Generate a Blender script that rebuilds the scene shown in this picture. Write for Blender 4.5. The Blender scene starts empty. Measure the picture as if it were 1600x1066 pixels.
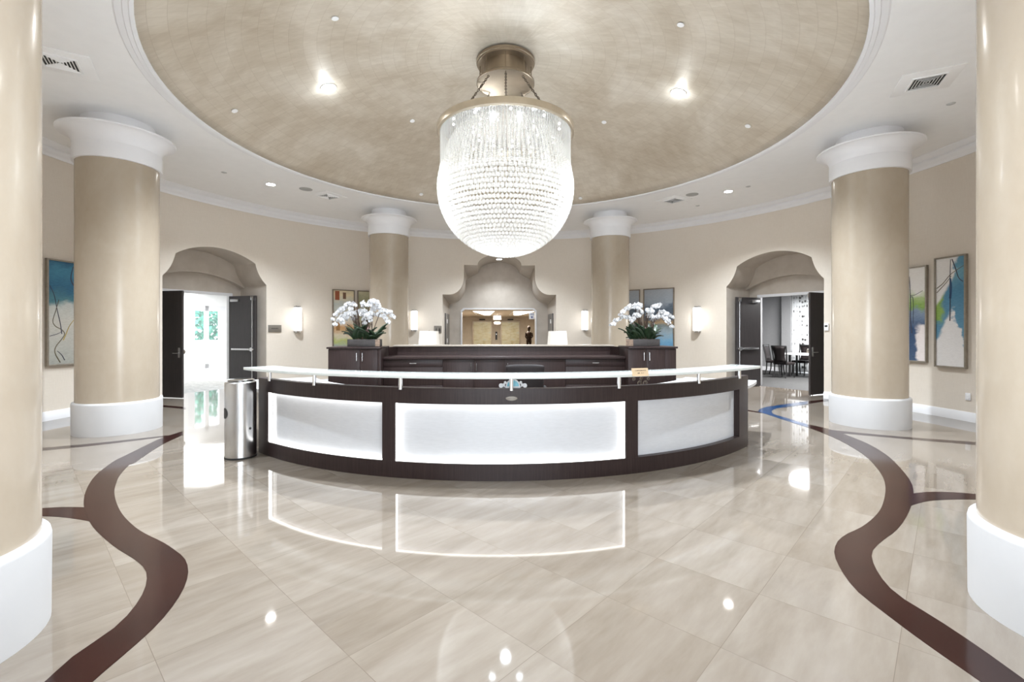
import bpy, bmesh, math, random
from math import sin, cos, pi, radians, atan2, hypot, sqrt
from mathutils import Vector, Matrix
random.seed(7)
SC = bpy.context.scene
COL = SC.collection
F, YH, CH = 728.5, 517.5, 1.49          # focal length (px), horizon row, camera height
WX, WY, WR = -0.10, 7.28, 7.63          # rotunda centre and wall radius
PHI0 = radians(-2.25)                   # room axis
CEIL, RIMR = 4.61, 4.51

# ------------------------------------------------------------------ photo -> place helpers
def at_z(px, y, z):
    Y = F*(CH-z)/(y-YH); return Vector(((px-800)/F*Y, Y, z))
def at_y(px, y, Y):
    return Vector(((px-800)/F*Y, Y, CH-(y-YH)*Y/F))
def wall_hit(px, y, R=WR):
    s = (px-800)/F
    a, b, c = s*s+1, -2*(s*WX+WY), WX*WX+WY*WY-R*R
    t = (-b+sqrt(b*b-4*a*c))/(2*a)
    return Vector((s*t, t, CH-(y-YH)*t/F))
def wphi(p): return atan2(p[0]-WX, p[1]-WY)
def wpt(phi, z, R=WR): return Vector((WX+R*sin(phi), WY+R*cos(phi), z))

# ------------------------------------------------------------------ mesh builder
class MB:
    def __init__(s): s.v=[]; s.f=[]; s.m=[]; s.mi=0
    def add(s, vs, fs):
        o=len(s.v); s.v+= [tuple(v) for v in vs]
        for f in fs: s.f.append(tuple(i+o for i in f)); s.m.append(s.mi)
        return s
    def box(s, x0,y0,z0,x1,y1,z1, M=None):
        vs=[Vector((x,y,z)) for z in (z0,z1) for y in (y0,y1) for x in (x0,x1)]
        if M: vs=[M@v for v in vs]
        return s.add(vs,[(0,2,3,1),(4,5,7,6),(0,1,5,4),(2,6,7,3),(0,4,6,2),(1,3,7,5)])
    def lathe(s, prof, n=32, c=(0,0,0), cap=True, a0=0, a1=2*pi):
        full=abs(a1-a0-2*pi)<1e-6; k=n if full else n+1
        vs=[(c[0]+r*cos(a0+(a1-a0)*i/n), c[1]+r*sin(a0+(a1-a0)*i/n), c[2]+z) for r,z in prof for i in range(k)]
        fs=[]
        for j in range(len(prof)-1):
            for i in range(n):
                i2=(i+1)%k if full else i+1
                fs.append((j*k+i, j*k+i2, (j+1)*k+i2, (j+1)*k+i))
        if cap and full:
            fs.append(tuple(reversed(range(k)))); fs.append(tuple((len(prof)-1)*k+i for i in range(k)))
        return s.add(vs,fs)
    def cyl(s, a, b, r, n=12, r2=None):
        return s.tube([a,b],[r, r if r2 is None else r2],n)
    def tube(s, pts, rs, n=8, cap=True):
        pts=[Vector(p) for p in pts]
        if not isinstance(rs,(list,tuple)): rs=[rs]*len(pts)
        vs=[]; fs=[]; prev=None
        for i,p in enumerate(pts):
            d=(pts[min(i+1,len(pts)-1)]-pts[max(i-1,0)]).normalized()
            if prev is None:
                u=d.cross(Vector((0,0,1)) if abs(d.z)<.9 else Vector((1,0,0))).normalized()
            else:
                u=(prev-d*prev.dot(d)).normalized()
            prev=u; w=d.cross(u)
            for k in range(n):
                a=2*pi*k/n; vs.append(p+(u*cos(a)+w*sin(a))*rs[i])
        for i in range(len(pts)-1):
            for k in range(n):
                k2=(k+1)%n; fs.append((i*n+k,i*n+k2,(i+1)*n+k2,(i+1)*n+k))
        if cap: fs.append(tuple(reversed(range(n)))); fs.append(tuple((len(pts)-1)*n+k for k in range(n)))
        return s.add(vs,fs)
    def ball(s, c, r, nu=10, nv=6, sc=(1,1,1)):
        vs=[(c[0],c[1],c[2]+r*sc[2])]; fs=[]
        for j in range(1,nv):
            t=pi*j/nv
            for i in range(nu):
                a=2*pi*i/nu; vs.append((c[0]+r*sc[0]*sin(t)*cos(a), c[1]+r*sc[1]*sin(t)*sin(a), c[2]+r*sc[2]*cos(t)))
        vs.append((c[0],c[1],c[2]-r*sc[2])); L=len(vs)-1
        for i in range(nu):
            i2=(i+1)%nu; fs.append((0,1+i,1+i2)); fs.append((L,1+(nv-2)*nu+i2,1+(nv-2)*nu+i))
            for j in range(nv-2): fs.append((1+j*nu+i,1+(j+1)*nu+i,1+(j+1)*nu+i2,1+j*nu+i2))
        return s.add(vs,fs)
    def prism(s, poly, z0, z1):             # poly in xy
        n=len(poly)
        vs=[(x,y,z0) for x,y in poly]+[(x,y,z1) for x,y in poly]
        fs=[tuple(reversed(range(n))),tuple(range(n,2*n))]+[(i,(i+1)%n,n+(i+1)%n,n+i) for i in range(n)]
        return s.add(vs,fs)
    def arc(s, c, r0, r1, a0, a1, z0, z1, n=24):  # solid arc slab; angle from -Y (towards camera), positive right
        vs=[];fs=[]
        for i in range(n+1):
            a=a0+(a1-a0)*i/n
            for r,z in ((r0,z0),(r1,z0),(r1,z1),(r0,z1)): vs.append((c[0]+r*sin(a), c[1]-r*cos(a), z))
        for i in range(n):
            for k in range(4):
                k2=(k+1)%4; fs.append((i*4+k,i*4+k2,(i+1)*4+k2,(i+1)*4+k))
        fs.append((0,3,2,1)); fs.append((n*4,n*4+1,n*4+2,n*4+3))
        return s.add(vs,fs)
    def build(s, name, mat, parent=None, loc=None, smooth=True, bevel=0, rotz=None, ang=40):
        me=bpy.data.meshes.new(name); me.from_pydata(s.v,[],s.f)
        for m in (mat if isinstance(mat,(list,tuple)) else [mat]): me.materials.append(m)
        bm=bmesh.new(); bm.from_mesh(me)
        bmesh.ops.recalc_face_normals(bm, faces=bm.faces)
        if bevel:
            es=[e for e in bm.edges if len(e.link_faces)==2 and e.calc_face_angle(0)>radians(50)]
            bmesh.ops.bevel(bm, geom=es, offset=bevel, segments=2, affect='EDGES', profile=.5)
        bm.to_mesh(me); bm.free()
        for p,mi in zip(me.polygons,s.m if not bevel else [0]*len(me.polygons)): p.material_index=mi
        if smooth:
            me.polygons.foreach_set('use_smooth',[True]*len(me.polygons))
            try: me.set_sharp_from_angle(angle=radians(ang))
            except Exception: pass
        o=bpy.data.objects.new(name,me); COL.objects.link(o)
        if parent: o.parent=parent
        if loc is not None: o.location=loc
        if rotz is not None: o.rotation_euler=(0,0,rotz)
        return o

def tag(o, label=None, cat=None, group=None, kind=None):
    if label: o['label']=label
    if cat: o['category']=cat
    if group: o['group']=group
    if kind: o['kind']=kind
    return o
def thing(name, label, cat, loc=(0,0,0), rotz=0, group=None):
    o=bpy.data.objects.new(name,None); COL.objects.link(o); o.empty_display_size=.1
    o.location=loc; o.rotation_euler=(0,0,rotz)
    return tag(o,label,cat,group)
def struct(o): o['kind']='structure'; return o
def copy_tree(o, parent=None):
    c=o.copy(); COL.objects.link(c)
    if parent: c.parent=parent
    for ch in list(o.children): copy_tree(ch,c)
    return c
def dup(o, loc, rotz, label, group=None):
    c=copy_tree(o); c.location=loc; c.rotation_euler=(0,0,rotz); c['label']=label
    if group: c['group']=group
    return c
bpy_children_cache=None

# ------------------------------------------------------------------ materials
class NT:
    def __init__(s,name):
        s.mat=bpy.data.materials.new(name); s.mat.use_nodes=True; s.t=s.mat.node_tree; s.n=s.t.nodes; s.l=s.t.links
        s.b=s.n['Principled BSDF']; s.out=s.n['Material Output']
    def node(s,t,**k):
        n=s.n.new(t)
        for a,v in k.items(): setattr(n,a,v)
        return n
    def link(s,a,b): s.l.new(a,b)
    def co(s,scale=(1,1,1),rot=(0,0,0),kind='Object',loc=(0,0,0)):
        tc=s.node('ShaderNodeTexCoord'); mp=s.node('ShaderNodeMapping')
        mp.inputs['Scale'].default_value=scale; mp.inputs['Rotation'].default_value=rot; mp.inputs['Location'].default_value=loc
        s.link(tc.outputs[kind],mp.inputs[0]); return mp.outputs[0]
    def noise(s,vec,scale=5,detail=4,rough=.55,dist=0):
        n=s.node('ShaderNodeTexNoise'); n.inputs['Scale'].default_value=scale; n.inputs['Detail'].default_value=detail
        n.inputs['Roughness'].default_value=rough; n.inputs['Distortion'].default_value=dist
        if vec: s.link(vec,n.inputs['Vector'])
        return n.outputs['Fac']
    def ramp(s,fac,stops,interp='LINEAR'):
        r=s.node('ShaderNodeValToRGB'); r.color_ramp.interpolation=interp
        e=r.color_ramp.elements
        while len(e)<len(stops): e.new(.5)
        for x,(p,c) in zip(e,stops): x.position=p; x.color=(*c,1)
        s.link(fac,r.inputs[0]); return r.outputs[0]
    def math(s,op,a,b=None,c=None):
        m=s.node('ShaderNodeMath',operation=op)
        for i,v in enumerate((a,b,c)):
            if v is None: continue
            if isinstance(v,(int,float)): m.inputs[i].default_value=v
            else: s.link(v,m.inputs[i])
        return m.outputs[0]
    def mix(s,fac,a,b,mode='MIX'):
        m=s.node('ShaderNodeMix',data_type='RGBA',blend_type=mode)
        for i,v in ((0,fac),(6,a),(7,b)):
            if isinstance(v,(int,float)): m.inputs[i].default_value=v
            elif isinstance(v,tuple): m.inputs[i].default_value=(*v,1)
            else: s.link(v,m.inputs[i])
        return m.outputs[2]
    def col(s,c):
        if isinstance(c,tuple): s.b.inputs['Base Color'].default_value=(*c,1)
        else: s.link(c,s.b.inputs['Base Color'])
    def set(s,**k):
        for a,v in k.items():
            i=s.b.inputs[a.replace('_',' ')]
            if isinstance(v,(int,float)): i.default_value=v
            elif isinstance(v,tuple): i.default_value=(*v,1)
            else: s.link(v,i)
        return s
    def bump(s,h,strength=.1,dist=.01):
        b=s.node('ShaderNodeBump'); b.inputs['Strength'].default_value=strength; b.inputs['Distance'].default_value=dist
        s.link(h,b.inputs['Height']); s.link(b.outputs[0],s.b.inputs['Normal'])
def S(r,g,b):                                   # sRGB 0-255 -> linear
    f=lambda c:(c/255/12.92 if c<=10 else ((c/255+.055)/1.055)**2.4)
    return (f(r),f(g),f(b))
def plain(name,c,rough=.5,metal=0,spec=.5,coat=0,var=.06,scale=6):
    t=NT(name); n=t.noise(t.co(),scale,4)
    lo=tuple(x*(1-var) for x in c); hi=tuple(min(1,x*(1+var)) for x in c)
    t.col(t.ramp(n,[(.3,lo),(.7,hi)])); t.set(Roughness=rough,Metallic=metal)
    t.b.inputs['Specular IOR Level'].default_value=spec; t.b.inputs['Coat Weight'].default_value=coat
    t.b.inputs['Coat Roughness'].default_value=.06
    return t.mat
def emis(name,c,st):
    t=NT(name); t.col((.8,.8,.8)); t.set(Emission_Color=c,Emission_Strength=st,Roughness=.4); return t.mat

M={}
M['white']=plain('white_paint',S(240,240,240),.55,var=.015)
M['base_white']=plain('column_base_white',S(191,190,190),.45,var=.012)
M['trim']=plain('trim_white',S(232,232,234),.4,var=.012)
M['brass']=plain('brushed_bronze',S(146,132,114),.34,.85,var=.08)
M['ring']=plain('champagne_metal',S(205,194,176),.28,.85,var=.05)
M['steel']=plain('brushed_steel',S(200,200,200),.25,1,var=.04)
M['chrome']=plain('polished_chrome',S(225,225,225),.12,1,var=.02)
M['chain']=plain('dark_chain',S(95,84,72),.4,.8)
M['black']=plain('black_leather',S(28,22,22),.62,spec=.3)
M['dark']=plain('dark_plastic',S(30,30,30),.5)
M['bulb']=emis('lamp_bulb',(1,.95,.88),4)
M['down']=emis('downlight_lens',(1,.97,.92),22)
M['sconce']=emis('sconce_glass',(1,.98,.95),.62)
M['led']=emis('led_strip',(1,.99,.95),1.5)
M['sky']=emis('overcast_daylight',(.93,.97,1),6)
M['grey_wall']=plain('grey_wallpaper',S(150,150,151),.7,scale=40)
M['white_wall']=plain('corridor_white',S(240,240,240),.6,var=.02)
M['carpet']=None
M['pot']=plain('charcoal_planter',S(62,58,57),.55,scale=30,var=.2)
M['petal']=plain('orchid_petal',S(196,196,197),.5,var=.03,scale=30)
M['leaf']=plain('orchid_leaf',S(36,54,34),.4,var=.3,scale=12)
M['stem']=plain('orchid_stem',S(70,52,40),.5,var=.25,scale=14)
M['pink']=plain('pink_bromeliad',S(178,140,140),.5,var=.15,scale=20)
M['moss']=plain('moss',S(92,104,58),.9,var=.3,scale=40)
M['shade']=None
M['bronze']=plain('statue_bronze',S(58,42,32),.35,.7,var=.25,scale=12)
M['plaque']=plain('bronze_plaque',S(128,122,114),.35,.4)
M['ink']=plain('dark_lettering',S(40,36,34),.6)
M['blue_ink']=plain('blue_lettering',S(60,70,130),.5)
M['red']=emis('exit_red',(1,.08,.05),.3)
M['frame']=plain('silver_frame',S(150,142,130),.35,.5,var=.12,scale=14)
M['frame_dark']=plain('pewter_frame',S(128,116,102),.4,.4,var=.12,scale=14)
M['teal']=plain('teal_emblem',S(92,160,176),.35,var=.2,scale=25)
M['goldsign']=plain('gold_sign',S(205,182,150),.4,.2)
M['grille']=plain('vent_shadow',S(52,52,50),.8)
M['tablecloth']=plain('white_tablecloth',S(235,235,235),.8)
M['chairwood']=plain('dark_chair_wood',S(30,29,29),.4)

def m_shade():
    t=NT('lamp_shade_linen'); t.col((.55,.52,.47)); t.set(Roughness=.8,Emission_Color=(1,.93,.84),Emission_Strength=.12)
    return t.mat
M['shade']=m_shade()
def m_wood(rot=(0,0,0)):
    t=NT('espresso_wood'); v=t.co((22,22,.9)); n=t.noise(v,2.2,6,.6); n2=t.noise(t.co((60,60,1.5)),3,4)
    c=t.ramp(n,[(.25,S(32,21,20)),(.55,S(44,32,31)),(.8,S(58,46,43))])
    c=t.mix(.35,c,t.ramp(n2,[(.35,S(30,21,20)),(.7,S(66,54,52))])); t.col(c); t.set(Roughness=.38)
    t.b.inputs['Specular IOR Level'].default_value=.3
    t.bump(n2,.04,.002); return t.mat
M['wood']=m_wood()
def m_door():
    t=NT('dark_door_wood'); n=t.noise(t.co((30,30,1)),3,5); t.col(t.ramp(n,[(.3,S(40,36,36)),(.7,S(58,52,52))])); t.set(Roughness=.3); t.b.inputs['Coat Weight'].default_value=.4; t.b.inputs['Coat Roughness'].default_value=.3; return t.mat
M['door']=m_door()
def m_wall():
    t=NT('linen_wallcovering'); v=t.co((2,2,46)); n=t.noise(v,3,5,.7); v2=t.co((30,30,3)); n2=t.noise(v2,3,4,.6); n3=t.noise(t.co(),.7,3)
    c=t.ramp(n,[(.25,S(213,203,189)),(.75,S(225,216,204))]); c=t.mix(.3,c,t.ramp(n2,[(.3,S(209,199,185)),(.7,S(227,219,208))]))
    c=t.mix(.2,c,t.ramp(n3,[(.3,S(208,194,176)),(.7,S(222,214,204))])); t.col(c); t.set(Roughness=.42); t.bump(n,.05,.002); return t.mat
M['wall']=m_wall()
def m_plaster():
    t=NT('polished_plaster'); n=t.noise(t.co((1.2,1.2,.8)),1.6,6,.62,.6); n2=t.noise(t.co((6,6,3)),2.5,6,.6,.3)
    c=t.ramp(n,[(.25,S(168,154,136)),(.55,S(173,160,142)),(.8,S(178,166,149))])
    c=t.mix(.15,c,t.ramp(n2,[(.3,S(164,149,130)),(.7,S(181,169,153))])); t.col(c)
    t.set(Roughness=.27); t.b.inputs['Coat Weight'].default_value=.35; t.b.inputs['Coat Roughness'].default_value=.12
    t.bump(n2,.02,.004); return t.mat
M['plaster']=m_plaster()
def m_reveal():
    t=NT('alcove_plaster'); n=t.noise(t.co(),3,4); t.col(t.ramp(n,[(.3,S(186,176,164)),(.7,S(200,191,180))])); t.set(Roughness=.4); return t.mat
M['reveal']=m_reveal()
def m_floor():
    t=NT('polished_marble_tiles')
    R=(0,0,-radians(46.9))
    mp=t.co(); 
    m2=t.node('ShaderNodeMapping',vector_type='TEXTURE'); m2.inputs['Location'].default_value=(.117,2.166,0); m2.inputs['Rotation'].default_value=(0,0,radians(46.9))
    t.link(mp,m2.inputs[0]); v=m2.outputs[0]
    br=t.node('ShaderNodeTexBrick'); br.offset=0; br.squash=1; br.inputs['Scale'].default_value=1
    br.inputs['Brick Width'].default_value=.612; br.inputs['Row Height'].default_value=.612; br.inputs['Mortar Size'].default_value=.0016; br.inputs['Mortar Smooth'].default_value=.2
    br.inputs['Color1'].default_value=(0,0,0,1); br.inputs['Color2'].default_value=(1,1,1,1); br.inputs['Bias'].default_value=0
    t.link(v,br.inputs['Vector'])
    # vein field, shifted per tile
    sep=t.node('ShaderNodeSeparateXYZ'); t.link(v,sep.inputs[0])
    off=t.math('MULTIPLY',br.outputs['Color'],7.3)
    comb=t.node('ShaderNodeCombineXYZ'); t.link(t.math('ADD',t.math('MULTIPLY',sep.outputs[0],.55),off),comb.inputs[0]); t.link(t.math('MULTIPLY',sep.outputs[1],2.6),comb.inputs[1]); t.link(off,comb.inputs[2])
    n=t.noise(comb.outputs[0],1.3,6,.62,.5); n2=t.noise(comb.outputs[0],5,6,.6,.2)
    c=t.ramp(n,[(.25,S(108,98,87)),(.45,S(122,112,101)),(.62,S(132,123,113)),(.8,S(140,132,123))])
    c=t.mix(.35,c,t.ramp(n2,[(.3,S(107,98,88)),(.7,S(136,129,121))]))
    tint=t.ramp(br.outputs['Color'],[(0,(.88,.86,.835)),(.5,(.965,.955,.94)),(1,(1.0,1.0,1.0))])
    c=t.mix(1,c,tint,'MULTIPLY')
    c=t.mix(t.math('MULTIPLY',br.outputs['Fac'],.55),c,S(92,82,70)); t.col(c)
    t.set(Roughness=.045); t.b.inputs['Specular IOR Level'].default_value=.62
    return t.mat
M['floor']=m_floor()
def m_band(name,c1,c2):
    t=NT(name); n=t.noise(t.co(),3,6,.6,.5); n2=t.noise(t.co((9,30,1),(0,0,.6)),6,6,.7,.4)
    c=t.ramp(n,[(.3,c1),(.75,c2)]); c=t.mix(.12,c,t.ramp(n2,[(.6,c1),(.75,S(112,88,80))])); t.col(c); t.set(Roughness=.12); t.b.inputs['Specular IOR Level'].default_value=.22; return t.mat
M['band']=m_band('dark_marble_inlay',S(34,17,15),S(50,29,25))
M['blue']=m_band('blue_reflection_inlay',S(3,44,80),S(8,56,100))  # band stretch painted blue in place of the bright doorway's reflection
def m_dome():
    t=NT('gold_leaf_dome'); tc=t.node('ShaderNodeTexCoord'); sep=t.node('ShaderNodeSeparateXYZ'); t.link(tc.outputs['Object'],sep.inputs[0])
    x,y=sep.outputs[0],sep.outputs[1]
    r=t.math('SQRT',t.math('ADD',t.math('MULTIPLY',x,x),t.math('MULTIPLY',y,y))); a=t.math('ARCTAN2',y,x)
    cb=t.node('ShaderNodeCombineXYZ'); t.link(t.math('MULTIPLY',a,4.3),cb.inputs[0]); t.link(r,cb.inputs[1])
    br=t.node('ShaderNodeTexBrick'); br.offset=.5; br.inputs['Scale'].default_value=1; br.inputs['Brick Width'].default_value=.155; br.inputs['Row Height'].default_value=.17
    br.inputs['Mortar Size'].default_value=.006; br.inputs['Mortar Smooth'].default_value=.8; br.inputs['Color1'].default_value=(0,0,0,1); br.inputs['Color2'].default_value=(1,1,1,1)
    t.link(cb.outputs[0],br.inputs['Vector'])
    n=t.noise(tc.outputs['Object'],.9,6,.62,.5); mp=t.co((1,6,1)); n2=t.noise(mp,3,6,.65,.3)
    c=t.ramp(n,[(.32,S(180,165,144)),(.5,S(203,192,175)),(.66,S(224,216,203))])
    c=t.mix(.3,c,t.ramp(n2,[(.3,S(178,165,146)),(.7,S(216,208,194))]))
    c=t.mix(.16,c,t.ramp(br.outputs['Color'],[(0,S(168,152,128)),(1,S(220,212,196))]))
    c=t.mix(t.math('MULTIPLY',br.outputs['Fac'],.14),c,S(158,142,118)); t.col(c)
    t.set(Roughness=t.ramp(br.outputs['Color'],[(0,(.44,)*3),(1,(.54,)*3)]),Metallic=.3)
    t.bump(t.math('ADD',t.math('MULTIPLY',br.outputs['Color'],.5),t.math('MULTIPLY',br.outputs['Fac'],-.6)),.12,.01)
    return t.mat
M['dome']=m_dome()
def m_panel():
    t=NT('backlit_acrylic_panel'); n=t.noise(t.co((6,6,40)),2,4); t.col(t.ramp(n,[(.3,S(194,196,200)),(.7,S(201,203,207))])); t.set(Roughness=.55)
    t.b.inputs['Coat Weight'].default_value=1; t.b.inputs['Coat Roughness'].default_value=.015
    w=t.noise(t.co((9,9,1.2)),1.0,2); b=t.node('ShaderNodeBump'); b.inputs['Strength'].default_value=.25; b.inputs['Distance'].default_value=.01
    t.link(w,b.inputs['Height']); t.link(b.outputs[0],t.b.inputs['Coat Normal']); return t.mat
M['panel']=m_panel()
def m_glasscounter():
    t=NT('frosted_glass_counter'); n=t.noise(t.co(),8,3); t.col(t.ramp(n,[(.3,S(196,201,198)),(.7,S(206,210,207))])); t.set(Roughness=.07)
    return t.mat
M['glasstop']=m_glasscounter()
def m_bead(clear):
    t=NT('crystal_bead'); tr=t.node('ShaderNodeBsdfTranslucent'); tr.inputs[0].default_value=(.96,.95,.92,1)
    n=t.noise(t.co(),30,2); t.col(t.ramp(n,[(.3,(.86,.85,.82)),(.7,(.95,.94,.92))])); t.set(Roughness=.12)
    mx=t.node('ShaderNodeMixShader'); mx.inputs[0].default_value=.62; t.link(t.b.outputs[0],mx.inputs[1]); t.link(tr.outputs[0],mx.inputs[2]); tp=t.node('ShaderNodeBsdfTransparent'); m2=t.node('ShaderNodeMixShader'); m2.inputs[0].default_value=clear; t.link(mx.outputs[0],m2.inputs[1]); t.link(tp.outputs[0],m2.inputs[2]); t.link(m2.outputs[0],t.out.inputs[0]); return t.mat
M['bead']=m_bead(.66)
M['strand']=m_bead(.42)
def m_clear(name,fac,c,rough=.08):
    t=NT(name); tr=t.node('ShaderNodeBsdfTransparent'); t.col(c); t.set(Roughness=rough)
    n=t.noise(t.co(),4,2); f=t.math('ADD',t.math('MULTIPLY',n,.04),fac)
    mx=t.node('ShaderNodeMixShader'); t.link(f,mx.inputs[0]); t.link(tr.outputs[0],mx.inputs[1]); t.link(t.b.outputs[0],mx.inputs[2]); t.link(mx.outputs[0],t.out.inputs[0]); return t.mat
M['rod']=m_clear('glass_rod',.42,(.92,.92,.9))
M['pane']=m_clear('window_glass',.07,(.9,.95,.95),.02)
def m_carpet(name,c1,c2,sc=14):
    t=NT(name); n=t.noise(t.co((1,2.4,1),(0,0,.7)),sc,5,.7,1); t.col(t.ramp(n,[(.35,c1),(.65,c2)])); t.set(Roughness=.85); return t.mat
M['carpet']=m_carpet('dark_grey_carpet',S(26,26,26),S(50,49,48))
M['corridor']=m_carpet('pale_grey_carpet',S(150,150,148),S(196,195,192),6)
def m_curtain():
    t=NT('sheer_patterned_curtain'); v=t.node('ShaderNodeTexVoronoi'); v.inputs['Scale'].default_value=1
    v.inputs['Randomness'].default_value=.35; t.link(t.co((11,.01,6)),v.inputs['Vector']); f=t.ramp(v.outputs['Distance'],[(.2,S(110,108,106)),(.36,S(238,238,238))])
    t.col(f); tr=t.node('ShaderNodeBsdfTranslucent'); t.link(f,tr.inputs[0]); t.set(Roughness=.9)
    mx=t.node('ShaderNodeMixShader'); mx.inputs[0].default_value=.7; t.link(t.b.outputs[0],mx.inputs[1]); t.link(tr.outputs[0],mx.inputs[2]); t.link(mx.outputs[0],t.out.inputs[0]); return t.mat
M['curtain']=m_curtain()
def m_elev():
    t=NT('brushed_brass_lift_door'); n=t.noise(t.co((2,2,6)),1.5,5,.6); t.col(t.ramp(n,[(.3,S(160,146,108)),(.55,S(188,180,150)),(.75,S(170,178,170))])); t.set(Roughness=.35,Metallic=.4); return t.mat
M['lift']=m_elev()
M['foliage']=plain('tree_foliage',S(60,130,110),.8,var=.5,scale=3)

# ------------------------------------------------------------------ paintings (procedural)
def m_paint(name, kind):
    t=NT(name); tc=t.node('ShaderNodeTexCoord'); sep=t.node('ShaderNodeSeparateXYZ')
    n=t.node('ShaderNodeTexNoise'); n.inputs['Scale'].default_value=3.2; n.inputs['Detail'].default_value=6; t.link(t.co((1.4,1,2.2),kind='Object'),n.inputs['Vector'])
    t.link(tc.outputs['Object'],sep.inputs[0]); x=sep.outputs[0]; z=sep.outputs[2]; nf=n.outputs['Fac']
    fine=t.noise(t.co((3,1,14)),5,6,.7)
    def smooth(v,a,b): 
        m=t.node('ShaderNodeMapRange'); m.interpolation_type='SMOOTHSTEP'; m.inputs[1].default_value=a; m.inputs[2].default_value=b; t.link(v,m.inputs[0]); return m.outputs[0]
    zz=t.math('ADD',z,t.math('MULTIPLY',t.math('SUBTRACT',nf,.5),.35)); xx=t.math('ADD',x,t.math('MULTIPLY',t.math('SUBTRACT',nf,.5),.3))
    if kind=='shore':      # teal top, pale ground below
        c=t.ramp(zz,[(0,S(150,150,142)),(.42,S(190,186,176)),(.55,S(186,188,182)),(.62,S(70,120,130)),(.75,S(38,98,130)),(.9,S(60,128,158)),(1,S(34,86,120))]); 
        zs=t.math('DIVIDE',zz,1.8); r=t.n[-1]; 
    elif kind=='spire':
        c=t.ramp(zz,[(0,S(60,80,108)),(.35,S(40,66,100)),(.50,S(120,136,156)),(.55,S(124,156,70)),(.66,S(166,186,126)),(.74,S(226,222,218)),(1,S(232,229,224))])
    elif kind=='peak':
        d=t.math('ADD',t.math('ABSOLUTE',t.math('SUBTRACT',xx,.02)),t.math('MULTIPLY',zz,.0))
        c=t.ramp(zz,[(0,S(222,196,180)),(.10,S(226,218,212)),(.18,S(222,220,218)),(.28,S(92,140,166)),(.75,S(70,128,160)),(.9,S(110,160,180)),(1,S(86,140,168))])
    elif kind=='village':
        c=t.ramp(zz,[(0,S(150,160,170)),(.12,S(176,184,110)),(.2,S(212,200,176)),(.33,S(196,150,100)),(.42,S(216,206,190)),(.7,S(190,196,190)),(.85,S(222,206,170)),(1,S(168,160,136))])
    elif kind=='garden':
        c=t.ramp(zz,[(0,S(120,130,110)),(.4,S(180,178,150)),(.8,S(150,150,120)),(1,S(196,190,160))])
    else:                  # lake
        c=t.ramp(zz,[(0,S(70,130,176)),(.16,S(120,166,196)),(.3,S(150,166,176)),(.4,S(120,130,130)),(.46,S(180,150,110)),(.5,S(88,100,112)),(.68,S(84,98,112)),(.76,S(150,160,170)),(1,S(160,164,170))])
    # normalise z by height 1.8
    for l in list(t.l):
        if l.to_node.type=='VALTORGB' and l.from_socket==zz:
            t.l.remove(l); 
    rr=[q for q in t.n if q.type=='VALTORGB' and not q.inputs[0].is_linked]
    t.link(t.math('DIVIDE',zz,1.8),rr[0].inputs[0])
    if kind=='peak':       # white mound and green flank
        mask=smooth(t.math('SUBTRACT',t.math('SUBTRACT',1.02,zz),t.math('MULTIPLY',t.math('ABSOLUTE',xx),2.2)),0,.14)
        c=t.mix(mask,c,S(224,221,219))
        g=t.math('MULTIPLY',smooth(xx,-.06,-.16),t.math('MULTIPLY',smooth(zz,.72,.85),smooth(zz,1.35,1.2))); c=t.mix(g,c,S(132,166,78))
        tw=t.math('MULTIPLY',smooth(t.math('SUBTRACT',zz,t.math('MULTIPLY',xx,1.6)),1.38,1.5),smooth(xx,.12,.04)); c=t.mix(tw,c,S(228,226,224))
    if kind=='spire':
        mask=t.math('MULTIPLY',smooth(xx,.05,.12),t.math('MULTIPLY',smooth(zz,.72,.6),1)); c=t.mix(mask,c,S(222,212,208))
    if kind=='village':
        def blk(cx,cz,w,h,colr,cc):
            mx=smooth(t.math('ABSOLUTE',t.math('SUBTRACT',x,cx)),w,w*.8); mz=smooth(t.math('ABSOLUTE',t.math('SUBTRACT',z,cz)),h,h*.85)
            return t.mix(t.math('MULTIPLY',mx,mz),cc,colr)
        c=blk(-.18,1.5,.07,.14,S(140,74,44),c); c=blk(.02,1.5,.05,.1,S(110,80,60),c); c=blk(-.16,.62,.06,.12,S(150,110,66),c)
    c=t.mix(.3,c,t.ramp(fine,[(.3,(.12,.12,.12)),(.7,(.95,.95,.95))]),'SOFT_LIGHT')
    t.col(c); t.set(Roughness=.45); t.bump(fine,.12,.004); return t.mat

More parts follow.
